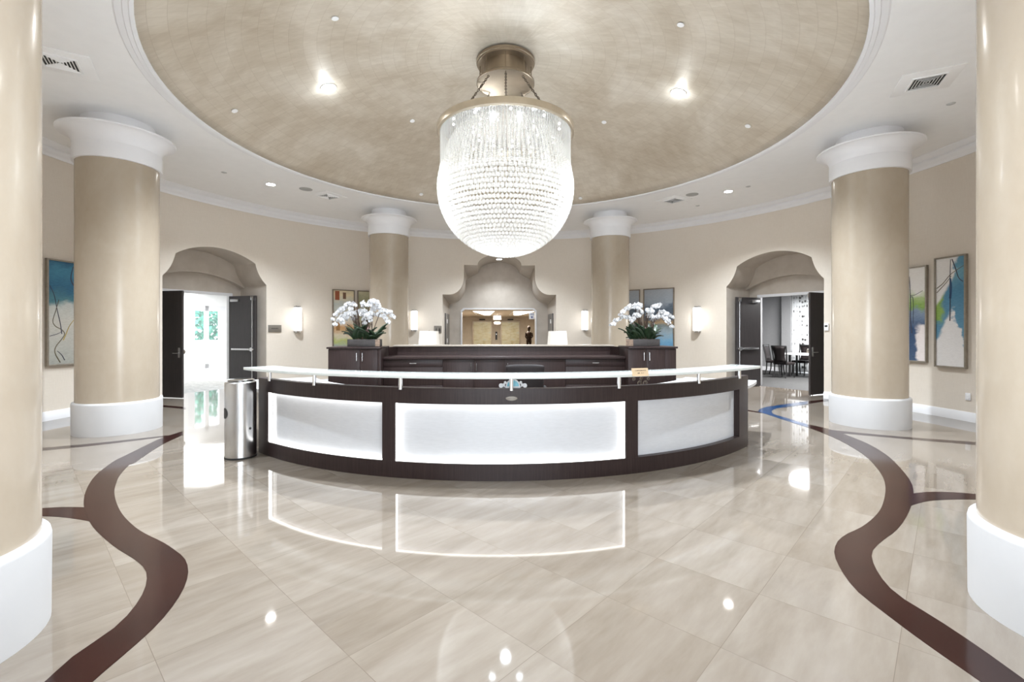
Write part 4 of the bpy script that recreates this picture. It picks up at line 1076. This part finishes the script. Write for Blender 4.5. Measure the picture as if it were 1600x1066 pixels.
# plans in metres relative to the planter base, x right, z up (tip x, tip z, peak x, peak z, blossoms)
planL=[(-.47,.36,-.24,.56,9),(-.50,.46,-.22,.66,9),(-.40,.56,-.14,.72,8),(-.30,.46,-.12,.58,8),(-.20,.44,-.06,.60,7),(.02,.37,-.03,.56,7),(.06,.46,.0,.60,6),(-.02,.68,-.02,.73,5),
       (.26,.69,.08,.75,8),(.20,.62,.04,.70,7),(.52,.46,.28,.61,9),(.40,.40,.16,.55,9),(.34,.56,.14,.66,8),(.12,.42,.1,.55,6),(-.36,.40,-.2,.54,8)]
pL=AX((uL0+uL1)/2+.10,FS+.24,TOPZ+.001)
orchid('white orchids in a dark planter on the left end cabinet, before the still-life painting',pL,RZ,5,planL,1)
planR=[(-.55,.36,-.24,.50,10),(-.42,.52,-.16,.68,8),(-.30,.62,-.1,.71,7),(-.08,.60,-.06,.70,6),(-.26,.36,-.10,.54,8),(-.06,.52,-.05,.58,6),(-.12,.66,-.1,.72,5),(.26,.72,.10,.66,7),(.1,.50,.06,.62,8),(.18,.38,.1,.56,9),
       (.14,.56,.05,.62,6),(.50,.48,.24,.58,9),(.46,.33,.24,.52,9),(.2,.44,.08,.54,6)]
pR=AX((uR0+uR1)/2-.08,FS+.24,TOPZ+.001)
orchid('white orchids in a dark planter on the right end cabinet, before the lake painting',pR,RZ,11,planR,-1)

# ------------------------------------------------------------------ trash bin
p=at_z(375,720,0); q=Vector((-.582*5.53,5.53,0))
tb_=thing('litter_bin','tall round stainless steel litter bin standing at the left end of the desk','bin',(q.x,q.y,0),atan2(-q.x,q.y)*0+radians(-30))
RB=.166
MB().lathe([(0,.012),(RB,.012),(RB,.885),(RB-.012,.897),(RB-.03,.9),(0,.9)],64,cap=False).build('bin_body',M['steel'],tb_)
MB().lathe([(0,0),(RB+.003,0),(RB+.003,.02),(RB-.02,.025),(0,.025)],48,cap=False).build('foot_ring',M['dark'],tb_)
MB().lathe([(RB-.04,.90),(RB-.02,.915),(RB-.05,.925),(0,.925)],48,cap=False).build('lid',M['chrome'],tb_)
def curved_disc(mb,az,zc_,rad,R,n=24):
    vs=[(R*sin(az),-R*cos(az),zc_)]; fs=[]
    for q in (1,2,3,4):
        for i in range(n): a=2*pi*i/n; b=az+rad*q/4*cos(a)/R; vs.append((R*sin(b),-R*cos(b),zc_+rad*q/4*sin(a)))
    for i in range(n): a=2*pi*i/n; b=az+rad*cos(a)/R; vs.append(((R-.01)*sin(b),-(R-.01)*cos(b),zc_+rad*sin(a)))
    for i in range(n):
        i2=(i+1)%n; fs.append((0,1+i,1+i2))
        for q in range(4): fs.append((1+q*n+i,1+(q+1)*n+i,1+(q+1)*n+i2,1+q*n+i2))
    mb.add(vs,fs)
m_=MB(); curved_disc(m_,radians(-12),.535,.062,RB+.003); m_.build('waste_opening',M['dark'],tb_,smooth=False)
m_=MB(); curved_disc(m_,radians(96),.35,.014,RB+.002,14); m_.build('lock',M['dark'],tb_,smooth=False)

# ------------------------------------------------------------------ chandelier
CC=Vector((WX,WY,0))
ch=thing('chandelier','huge crystal bead chandelier hanging from the centre of the gold dome','chandelier',(WX,WY,2.66))
Z=lambda z:z-2.66
apz=dome_z(WX+.4,WY)
MB().lathe([(0,Z(5.70)),(.40,Z(5.70)),(.455,Z(5.69)),(.455,Z(5.655)),(.44,Z(5.65)),(.44,Z(5.625)),(.42,Z(5.62)),(0,Z(5.62))],64,cap=False).build('canopy',M['brass'],ch)
MB().lathe([(.33,Z(5.36)),(.33,Z(5.63))],48,cap=False).build('canopy_drum',M['brass'],ch)
MB().lathe([(0,Z(5.37)),(.44,Z(5.37)),(.452,Z(5.36)),(.452,Z(5.335)),(.44,Z(5.33)),(.41,Z(5.345)),(0,Z(5.345))],64,cap=False).build('lower_disc',M['brass'],ch)
for i in range(8):
    a=2*pi*(i+.5)/8-pi/2+.39; MB().cyl((.40*cos(a),.40*sin(a),Z(5.36)),(.40*cos(a),.40*sin(a),Z(5.63)),.007,8).build('canopy_post',M['brass'],ch)
for i in range(8):
    a=2*pi*i/8-pi/2+.02
    p0=Vector((.36*cos(a),.36*sin(a),Z(5.34))); p1=Vector((.86*cos(a),.86*sin(a),Z(4.63))); n=20; mb=MB(); d=(p1-p0)/n; dn=d.normalized(); sd=Vector((-sin(a),cos(a),0)); nn=dn.cross(sd)
    for k in range(n):
        c=p0+d*(k+.5); s=sd if k%2 else nn; L=[]
        for q in range(9):
            b=2*pi*q/8; L.append(c+dn*(d.length*.68)*cos(b)+s*.014*sin(b))
        mb.tube(L,.0045,5,cap=False)
    mb.build('chain',M['chain'],ch)
RR=1.05
MB().lathe([(RR-.06,Z(4.635)),(RR+.005,Z(4.635)),(RR+.012,Z(4.62)),(RR+.012,Z(4.535)),(RR,Z(4.525)),(RR-.03,Z(4.525)),(RR-.03,Z(4.60)),(RR-.06,Z(4.60)),(RR-.06,Z(4.635))],96,cap=False).build('main_ring',M['ring'],ch)
MB().lathe([(.0,Z(4.632)),(RR-.055,Z(4.632)),(RR-.055,Z(4.612)),(0,Z(4.612))],64,cap=False).build('top_plate',M['chrome'],ch)
# glass rods
rod=MB().lathe([(.0,Z(3.96)),(.0075,Z(3.965)),(.0075,Z(4.60)),(0,Z(4.60))],6,cap=False).build('glass_rod',M['rod'],ch); rod.location=(0,-(RR-.045),0)
NROD=150
restmb=MB()
for i in range(1,NROD):
    a=2*pi*i/NROD; k=i if i<=NROD/2 else NROD-i
    x,y=(RR-.045)*sin(a),-(RR-.045)*cos(a)
    if k<50:
        o=rod.copy(); COL.objects.link(o); o.parent=ch; o.location=(x,y,0)
    else: restmb.lathe([(.0,Z(3.96)),(.0075,Z(3.965)),(.0075,Z(4.60)),(0,Z(4.60))],6,(x,y,0),cap=False)
q=restmb.build('glass_rods_behind',M['rod'],ch); q['kind']='stuff'
# upper strands (spring from an inner circle and swell to the equator)
EQ,GC,GB=1.035,3.70,2.67
def strand_r(z):
    u=(z-3.74)/(4.59-3.74); return EQ-(EQ-.74)*u**1.9
smb=MB(); z=4.60; k=0
while z>3.72:
    r=strand_r(min(z,4.59)); smb.ball((0,-r,Z(z)),.0165 if k%3 else .021,7,5); z-=.034; k+=1
strand=smb.build('bead_strand',M['strand'],ch)
NS=96
for i in range(1,NS):
    o=strand.copy(); COL.objects.link(o); o.parent=ch; o.rotation_euler=(0,0,2*pi*i/NS)
# inner second layer
imb=MB(); z=4.6
while z>3.9:
    imb.ball((0,-(.62+.12*(4.6-z)),Z(z)),.017,7,5); z-=.036
ist=imb.build('inner_strand',M['bead'],ch)
for i in range(1,48):
    o=ist.copy(); COL.objects.link(o); o.parent=ch; o.rotation_euler=(0,0,2*pi*i/48)
# lower bead rings
NRG=25
for j in range(NRG):
    e=radians(6)-radians(93)*j/(NRG-1); z=GC+(GC-GB)*sin(e); r=EQ*cos(e); br=.029 if j<14 else .026
    if r<.03: r=0; n=1
    else: n=max(3,int(2*pi*r/(br*2.02)))
    mb=MB()
    for i in range(n):
        a=2*pi*(i+.5*(j%2))/n; mb.ball((r*sin(a),-r*cos(a),Z(z)),br,8,6)
    mb.build('bead_ring',M['bead'],ch)
for i in range(20):
    a=2*pi*i/20+.1; r=.84 if i%2 else .5
    MB().ball((r*cos(a),r*sin(a),Z(4.57)),.018,10,6).build('bulb',M['bulb'],ch)

# ------------------------------------------------------------------ ceiling fittings
def pix_ceiling(px,y): return at_z(px,y,CEIL)
def downlight(px,y,label,r=.085):
    p=pix_ceiling(px,y); t=thing('downlight',label,'downlight',(p.x,p.y,CEIL),0,'recessed downlights in the white ceiling ring')
    MB().lathe([(r,.0),(r+.022,-.001),(r+.022,-.006),(r,-.008),(r,0)],32,cap=False).build('trim_ring',M['trim'],t)
    MB().lathe([(0,-.004),(r,-.004),(r,-.001),(0,-.001)],32,cap=False).build('lens',M['down'],t); return p
DL=[downlight(423,288,'bright recessed downlight in the white ceiling left of the left rear vent'),downlight(1138,299,'bright recessed downlight in the white ceiling right of the right rear vent')]
def dome_frame(px,y,off=.004):
    p=dome_hit(px,y); n=(Vector((WX,WY,DC))-p).normalized(); return p+n*off,n
for k,(px,y,lab) in enumerate(((513,137,'glaring spotlight in the gold dome, left of the chandelier'),(1060,145,'glaring spotlight in the gold dome, right of the chandelier'))):
    p,n=dome_frame(px,y,.0)
    t=thing('dome_spotlight',lab,'spotlight',p,0,'spotlights set in the gold dome'); t.rotation_euler=n.to_track_quat('Z','Y').to_euler()
    MB().lathe([(0.09,.012),(.12,.014),(.12,-.002),(.09,0),(.09,.012)],32,cap=False).build('trim_ring',M['trim'],t)
    MB().lathe([(0,.008),(.09,.008),(.09,.0),(0,.0)],32,cap=False).build('lens',emis('spot_lens',(1,.98,.95),40),t); DL.append(p+n*.06)
for px,y,lab in ((523,27,'small white sprinkler cap on the gold dome above the left dome spotlight'),(1064,37,'small white sprinkler cap on the gold dome above the right dome spotlight'),(366,172,'small white sprinkler cap on the gold dome nearest the left rim'),(1169,196,'small white sprinkler cap on the gold dome nearest the right rim'),
                 (644,188,'small white sprinkler cap on the gold dome just left of the chandelier ring'),(944,190,'small white sprinkler cap on the gold dome just right of the chandelier ring'),(658,303,'small white sprinkler cap low on the dome above the left rear column'),(907,309,'small white sprinkler cap low on the dome above the right rear column')):
    p,n=dome_frame(px,y,0); t=thing('sprinkler_cap',lab,'sprinkler',p,0,'sprinkler caps on the gold dome'); t.rotation_euler=n.to_track_quat('Z','Y').to_euler()
    MB().lathe([(0,.022),(.042,.022),(.045,.018),(.045,.012),(0,.012)],20,cap=False).build('cover_plate',M['white'],t); MB().lathe([(.025,-.005),(.025,.012)],14,cap=False).build('collar',M['grille'],t)
def speaker(px,y,label):
    p=pix_ceiling(px,y); t=thing('ceiling_speaker',label,'speaker',(p.x,p.y,CEIL),0,'round speakers in the ceiling ring')
    MB().lathe([(0,-.004),(.11,-.004),(.125,-.008),(.135,-.006),(.137,0)],32,cap=False).build('speaker_grille',plain('speaker_grey',S(172,172,170),.7),t)
speaker(478,295.5,'round grey ceiling speaker beside the left rear ceiling vent'); speaker(1081.5,304,'round grey ceiling speaker beside the right rear ceiling vent')
def vent(c,rz,label,mirror=1):
    t=thing('ceiling_vent',label,'air vent',(c[0],c[1],CEIL),rz,'square ceiling vents in the white ceiling ring')
    MB().box(-.30,-.30,-.012,.30,.30,0).build('vent_plate',M['white'],t,bevel=.004)
    MB().box(-.165,-.165,-.0135,.165,.165,-.012).build('duct_opening',M['grille'],t,smooth=False)
    MB().box(-.17,-.17,-.03,-.16,.17,-.012).box(.16,-.17,-.03,.17,.17,-.012).box(-.16,-.17,-.03,.16,-.16,-.012).box(-.16,.16,-.03,.16,.17,-.012).build('vent_frame',M['white'],t,smooth=False)
    # triangular fields of blades
    for k in range(10):
        v=-.15+.0155*k*2; 
        L=abs(v); 
        R4=Matrix.Translation((0,v,-.02))@Matrix.Rotation(radians(40),4,'X')
        MB().box(-L,-.0095,-.0015,L,.0095,.0015,R4).build('vent_blade',M['white'],t,smooth=False)
        R4=Matrix.Translation((v,0,-.02))@Matrix.Rotation(radians(-40),4,'Y')
        MB().box(-.0095,-L,-.0015,.0095,L,.0015,R4).build('vent_blade',M['white'],t,smooth=False)
vent((5.16,5.81),atan2(-.28,.545),'square white ceiling vent beside the near right column')
vent((-5.22,5.39),atan2(-.34,-.52),'square white ceiling vent beside the near left column')
vent((-4.24,10.75),atan2(-.31,.545),'square white ceiling vent left of the far left column\'s capital')
p=pix_ceiling(1052.5,312.5); vent((p.x,p.y),radians(30),'square white ceiling vent right of the far right column\'s capital')
for px,y,lab in ((350,269.5,'tiny white sprinkler stub in the ceiling above the left doorway'),(1169,291.5,'tiny white sprinkler stub in the ceiling right of the right downlight'),(1090,321.5,'tiny white sprinkler stub in the ceiling behind the right rear vent'),(1486,162,'tiny white sprinkler stub in the ceiling behind the near right vent')):
    p=pix_ceiling(px,y); t=thing('ceiling_sprinkler',lab,'sprinkler',(p.x,p.y,CEIL),0)
    MB().lathe([(0,-.012),(.03,-.012),(.034,-.004),(.05,-.004),(.05,0),(0,0)],18,cap=False).build('cap',plain('cap_grey',S(190,190,190),.6),t)
# niche downlight
p=AX(0,8.6,3.955); t=thing('niche_downlight','small lit downlight at the top of the central niche arch','downlight',p,RZ)
MB().lathe([(0,-.02),(.09,-.02),(.11,-.012),(.11,.06),(0,.06)],24,cap=False).build('housing',M['trim'],t); MB().lathe([(0,-.024),(.085,-.024),(.085,-.019),(0,-.019)],24,cap=False).build('lens',emis('niche_lens',(1,.96,.9),14),t)
NICHE_L=p

# ------------------------------------------------------------------ wall fittings
def wall_frame(px,y,off=0.0):
    p=wall_hit(px,y); ph=wphi(p); q=wpt(ph,p.z,WR-off-.006); return q,-ph          # local +y into the wall
SCN=[]
for px,y0,y1,lab in ((463.5,478,520,'glowing white wall sconce right of the bronze plaque by the left doorway'),(646.5,484,518,'glowing white wall sconce just right of the far left column'),(914.5,484,518,'glowing white wall sconce just left of the far right column'),(1090.5,478,520,'glowing white wall sconce left of the right doorway')):
    p,rz=wall_frame(px,(y0+y1)/2); s_=hypot(p.x,p.y)/F*1.0; h=(y1-y0)*p.y/F*.86
    t=thing('wall_sconce',lab,'wall lamp',p,rz,'glowing wall sconces')
    MB().box(-.08,-.03,-h/2-.035,.08,0,h/2+.035).build('back_plate',M['steel'],t,bevel=.004)
    mb=MB(); mb.lathe([(.0,-h/2),(.095,-h/2),(.1,-h/2+.008),(.1,h/2-.008),(.095,h/2),(0,h/2)],32,(0,-.07,0),cap=False,a0=0,a1=2*pi); mb.build('glass_shade',M['sconce'],t)
    for s in (-1,1):
        MB().box(-.085,-.12,s*h/2 if s>0 else -h/2-.012,.085,-.0,s*h/2+.012 if s>0 else -h/2).build('end_bar',M['steel'],t,bevel=.003)
        for sx in (-1,1): MB().cyl((sx*.05,-.08,s*(h/2+.01)),(sx*.05,-.08,s*(h/2+.045)),.018,12).build('finial',M['steel'],t)
    SCN.append((p,rz))
# paintings
def painting(xa,xb,y0,y1,kind,label,name,frame='frame',strokes=(),width=None,anchor='L',flip=False):
    pa,pb=wall_hit(xa,(y0+y1)/2),wall_hit(xb,(y0+y1)/2)
    fa,fb=wphi(pa),wphi(pb); pm=(fa+fb)/2
    if width:
        dphi=width/WR
        if anchor=='L': pm=fa+dphi/2
        else: pm=fb-dphi/2
        w=width/2
    else: w=(fb-fa)*WR/2
    xr=xa if anchor=='L' else xb
    ph=wall_hit(xr,y0); zt=ph.z; zb=wall_hit(xr,y1).z; h=zt-zb
    off=WR-sqrt(WR*WR-w*w)
    p=wpt(pm,zb,WR-off-.012)
    t=thing('painting',label,'painting',p,-pm)
    f=.028
    mb=MB().box(-w,-.04,0,-w+f,.012,h).box(w-f,-.04,0,w,.012,h).box(-w+f,-.04,0,w-f,.012,f).box(-w+f,-.04,h-f,w-f,.012,h)
    mb.build('picture_frame',M[frame],t,bevel=.004)
    cv=MB().box(-w+f,-.022,f,w-f,.006,h-f).build('canvas',m_paint('art_'+name,kind),t,smooth=False)
    for pts,r,mt in strokes:
        L=[(u*(w-f),-.024,v*h) for u,v in pts]
        mb=MB(); k=len(L)
        # flat brush stroke ribbon with thickness
        vs=[];fs=[]
        for i,(x,y,z) in enumerate(L):
            d=Vector(L[min(i+1,k-1)])-Vector(L[max(i-1,0)]); nrm=Vector((d.z,0,-d.x)).normalized()*r*(1-.5*i/k)
            for yy in (-.0255,-.0215): vs+=[(x+nrm.x,yy,z+nrm.z),(x-nrm.x,yy,z-nrm.z)]
        for i in range(k-1):
            b=i*4; c=b+4; fs+=[(b,b+1,c+1,c),(b+2,c+2,c+3,b+3),(b,c,c+2,b+2),(b+1,b+3,c+3,c+1)]
        fs+=[(0,2,3,1),((k-1)*4,(k-1)*4+1,(k-1)*4+3,(k-1)*4+2)]
        mb.add(vs,fs); mb.build('brush_stroke',mt,t,smooth=False)
    return t
br=plain('paint_umber',S(92,82,60),.6,var=.3); dk=plain('paint_dark',S(60,60,74),.6,var=.3); yl=plain('paint_ochre',S(170,146,70),.6,var=.2)
def sm(P,n=10):
    P=[Vector((a,b,0)) for a,b in P]; Q=[P[0]*2-P[1]]+P+[P[-1]*2-P[-2]]; o=[]; S_=len(P)-1
    for i in range(n+1):
        s=S_*i/n; k=min(int(s),S_-1); u=s-k; a,b,c,d=Q[k:k+4]; v=.5*((2*b)+(c-a)*u+(2*a-5*b+4*c-d)*u*u+(3*b-a-3*c+d)*u**3); o.append((v.x,v.y))
    return o
painting(69.5,112,403,573,'shore','tall framed abstract of teal water, pale sand and branches, left of the left column','shore',strokes=[
    (sm([(-.2,.03),(-.55,.12),(-.5,.18),(-.1,.25),(.1,.3),(-.1,.34),(-.5,.37),(-.7,.42),(-.5,.52),(-.3,.62)],24),.007,br),(sm([(-.1,.3),(-.2,.4),(-.4,.52),(-.6,.66),(-.9,.75)],14),.006,dk),
    (sm([(0,.24),(.2,.3),(.45,.38),(.9,.46)],10),.007,yl),(sm([(.9,.74),(.6,.8),(.55,.86),(.7,.95)],10),.009,dk),(sm([(.1,.05),(-.1,.1),(-.4,.14)],8),.006,dk),(sm([(-.9,.28),(-.4,.3),(0,.33)],8),.005,dk)],width=.53)
painting(1416,1451,414,567,'spire','tall framed abstract with a dark spire over green and deep blue, hugging the right column','spire',strokes=[
    (sm([(.0,.3),(-.12,.45),(-.1,.6),(-.15,.78),(-.2,.9)],14),.009,dk),(sm([(-.1,.7),(.2,.7),(.8,.74)],10),.005,dk),(sm([(-.15,.68),(.05,.68),(.1,.6),(.1,.4)],10),.006,dk),(sm([(-.6,.48),(-.6,.6),(-.55,.66)],8),.006,dk)],width=.53,anchor='R')
painting(1463,1515,404,573,'peak','tall framed abstract with white mound and teal sky beside the near right column','peak',strokes=[
    (sm([(.0,.42),(.02,.6),(.0,.75),(.05,.97)],12),.008,dk),(sm([(.02,.62),(.08,.72),(.04,.8)],8),.018,plain('paint_blue',S(38,72,110),.6)),(sm([(-.95,.72),(-.5,.76),(.0,.83),(.5,.87),(.95,.9)],12),.006,br),(sm([(.15,.97),(.4,.88),(.6,.8),(.9,.76)],12),.008,dk),(sm([(-.95,.68),(-.3,.76),(.1,.82)],10),.005,br)],width=.53)
painting(519,553.5,452,545,'village','framed still-life painting half hidden by the left orchids','village','frame_dark')
painting(558,592,454,545,'garden','framed painting tucked behind the far left column','garden','frame_dark')
painting(966,1000.5,454,545,'lake','narrow framed grey-blue painting tucked behind the far right column','mist','frame_dark')
painting(1006,1054,452,547,'lake','framed painting of a grey and blue lake behind the right orchids','lake','frame_dark')
# plaque, pictogram sign, switch, outlet, alarm
p,rz=wall_frame(429,513.5); t=thing('room_plaque','small bronze plaque with a dark line of print by the left doorway','sign',p,rz)
MB().box(-.165,-.018,-.09,.165,0,.09).build('plate',M['plaque'],t,bevel=.004); mb=MB(); rn=random.Random(9)
for i in range(9): mb.box(-.085+i*.019,-.0195,-.012,-.085+i*.019+rn.uniform(.009,.015),-.018,.012)
mb.build('printed_line',M['ink'],t,smooth=False)
p,rz=wall_frame(684,515); t=thing('restroom_sign','small square pictogram sign with dark figures on the wall left of the niche','sign',p,rz)
MB().box(-.115,-.015,-.115,.115,0,.115).build('plate',M['plaque'],t,bevel=.004); mb=MB()
for x,k in ((-.05,0),(.05,1)):
    disc(mb,x,.04,.014,-.018,-.014,n=12)
    mb.box(x-.016,-.018,-.02,x+.016,-.014,.022).box(x-.012,-.018,-.07,x-.002,-.014,-.018).box(x+.002,-.018,-.07,x+.012,-.014,-.018)
    if k: mb.add([(x-.03,-.018,-.035),(x+.03,-.018,-.035),(x,-.018,.02),(x-.03,-.014,-.035),(x+.03,-.014,-.035),(x,-.014,.02)],[(0,1,2),(3,5,4),(0,3,4,1),(1,4,5,2),(2,5,3,0)])
mb.build('pictogram',M['ink'],t,smooth=False)
p,rz=wall_frame(1292,511); t=thing('wall_thermostat','small pale thermostat on the wall between the right doorway and the column','switch',p,rz)
MB().box(-.05,-.02,-.08,.05,0,.08).build('plate',M['white'],t,bevel=.006); MB().box(-.03,-.024,0,.03,-.02,.04).build('display',M['grille'],t,smooth=False)
p,rz=wall_frame(1513.5,620); t=thing('wall_outlet','white wall outlet low beside the near right column','outlet',p,rz)
MB().box(-.04,-.012,-.06,.04,0,.06).build('plate',M['trim'],t,bevel=.003)
for s in (-1,1): MB().box(-.017,-.015,s*.026-.015,.017,-.012,s*.026+.015).build('socket',M['white'],t,smooth=False)

# ------------------------------------------------------------------ entrance glazing behind the camera
AB=Matrix(((-tA.x,-nA.x,0,WX),(-tA.y,-nA.y,0,WY),(0,0,1,0),(0,0,0,1)))
EY=sqrt(WR*WR-1.9*1.9)+.12
mb=MB()
for x in (-1.9,-.98,-.03,.92,1.82): mb.box(x,EY,0,x+.07,EY+.07,2.9,AB)
mb.box(-1.9,EY,2.83,1.9,EY+.07,2.9,AB).box(-1.9,EY,2.2,1.9,EY+.07,2.27,AB).box(-1.9,EY,0,1.9,EY+.07,.1,AB)
wf=struct(mb.build('window_3',M['frame'],smooth=False))
MB().box(-1.9,EY+.03,.1,1.9,EY+.04,2.83,AB).build('glass_pane',M['pane'],wf,smooth=False)

# ------------------------------------------------------------------ light
def light(kind,name,loc,energy,color=(1,1,1),size=.1,size_y=None,rot=None,spot=None,blend=.5,shape=None):
    d=bpy.data.lights.new(name,kind); d.energy=energy; d.color=color
    if kind=='AREA':
        d.size=size
        if size_y: d.shape='RECTANGLE'; d.size_y=size_y
        else: d.shape=shape or 'DISK'
    else: d.shadow_soft_size=size
    if kind=='SPOT': d.spot_size=spot; d.spot_blend=blend
    o=bpy.data.objects.new(name,d); COL.objects.link(o); o.location=loc
    if rot is not None: o.rotation_euler=rot
    return o
def look(o,d): o.rotation_euler=Vector(d).to_track_quat('-Z','Y').to_euler()
WARM=(.84,.92,1)
# daylight through the entrance behind the camera
l=light('AREA','entrance_daylight',AB@Vector((0,EY+.05,1.7)),110,(.84,.91,1),4.6,2.4); look(l,Vector((nA.x,nA.y,1.0)))
# corridor: unseen ceiling fill added to brighten it, then sky above the terrace
l=light('AREA','corridor_fill',rl@Vector((3,5,2.95)),120,(.97,.99,1),8,5); look(l,(0,0,-1))
l=light('AREA','terrace_sky',rl@Vector((4,CDEP+3,5)),480,(.95,.98,1),6,6); look(l,(0,0,-1))
# side room window
l=light('AREA','side_room_daylight',rr@Vector(((u0+u1)/2+.3,RD+.6,1.4)),24,(1,1,1),1.8,2.6); look(l,rr.to_3x3()@Vector((0,-1,0)))
l=light('AREA','side_room_ceiling',rr@Vector((0,3.6,2.9)),250,(1,1,1),2.5); look(l,(0,0,-1))
# chandelier bulbs
for i in range(6):
    a=2*pi*i/6; light('POINT','chandelier_bulbs',(WX+.45*cos(a),WY+.45*sin(a),4.2),.8,WARM,.05)
light('POINT','chandelier_core',(WX,WY,3.6),5.2,WARM,.07)
for i in range(8):
    a=2*pi*i/8+.2; light('POINT','chandelier_uplight',(WX+.8*cos(a),WY+.8*sin(a),4.72),2.5,WARM,.06)
# downlights
for k in range(6):
    p=wpt(PHI0+radians(60*k),CEIL-.03,5.66)
    if k==1: p=Vector((DL[1].x,DL[1].y,CEIL-.03))
    if k==5: p=Vector((DL[0].x,DL[0].y,CEIL-.03))
    light('SPOT','ring_downlight',p,(400,390,250,50,250,390)[k],WARM,.07,spot=radians(125),blend=1)
for i_,p in enumerate(DL[2:]+[Vector((WX+r_*sin(PHI0+radians(a_)),WY+r_*cos(PHI0+radians(a_)),5.15)) for a_,r_ in ((142,2.9),(218,2.9),(180,3.0))]):  # computed positions are unseen spots added as fill, without fixtures
    light('SPOT','dome_spot_and_fill',p,560 if i_<2 else 240,WARM,.08,spot=radians(120),blend=.7)
    if i_<2: light('POINT','dome_spot_glow',p+Vector((0,0,-.05)),1.6,WARM,.05)
# niche and lobby
l=light('SPOT','niche_beam',NICHE_L-Vector((0,0,.05)),75,WARM,.06,spot=radians(130),blend=.7)
l=light('AREA','lobby_light',AX(0,15.5,LZ-.06),160,(1,.93,.82),4,4); look(l,(0,0,-1))
for px in (670.5,871):
    p=at_y(px,530,9.6); light('POINT','lamp_glow',(p.x,p.y,1.34),1.5,(1,.93,.84),.05)
for p,rz in SCN:
    n=Vector((sin(-rz),cos(-rz),0)); light('POINT','sconce_glow',p-n*.2,1.6,(.95,.97,1),.05)
# world: soft overcast sky
wd=bpy.data.worlds.new('sky'); SC.world=wd; wd.use_nodes=True; bg=wd.node_tree.nodes['Background']; bg.inputs[0].default_value=(.86,.94,1,1); bg.inputs[1].default_value=1.0

# ------------------------------------------------------------------ camera and colour
cd=bpy.data.cameras.new('camera'); cam=bpy.data.objects.new('camera',cd); COL.objects.link(cam)
cam.location=(0,0,CH); cam.rotation_euler=(pi/2,0,0); cd.sensor_width=36; cd.sensor_fit='HORIZONTAL'; cd.lens=36*F/1600; cd.shift_y=-(533-YH)/1600; cd.clip_start=.05; cd.clip_end=200
SC.camera=cam
SC.view_settings.view_transform='Standard'; SC.view_settings.look='None'; SC.view_settings.gamma=1; SC.view_settings.exposure=1.72
try: SC.view_settings.use_curve_mapping=False
except Exception: pass
cy=SC.cycles; cy.max_bounces=12; cy.diffuse_bounces=6; cy.glossy_bounces=5; cy.transmission_bounces=8; cy.transparent_max_bounces=40; cy.sample_clamp_indirect=6; cy.caustics_reflective=False; cy.caustics_refractive=False
try: cy.use_denoising=True; cy.denoiser='OPENIMAGEDENOISE'
except Exception: pass
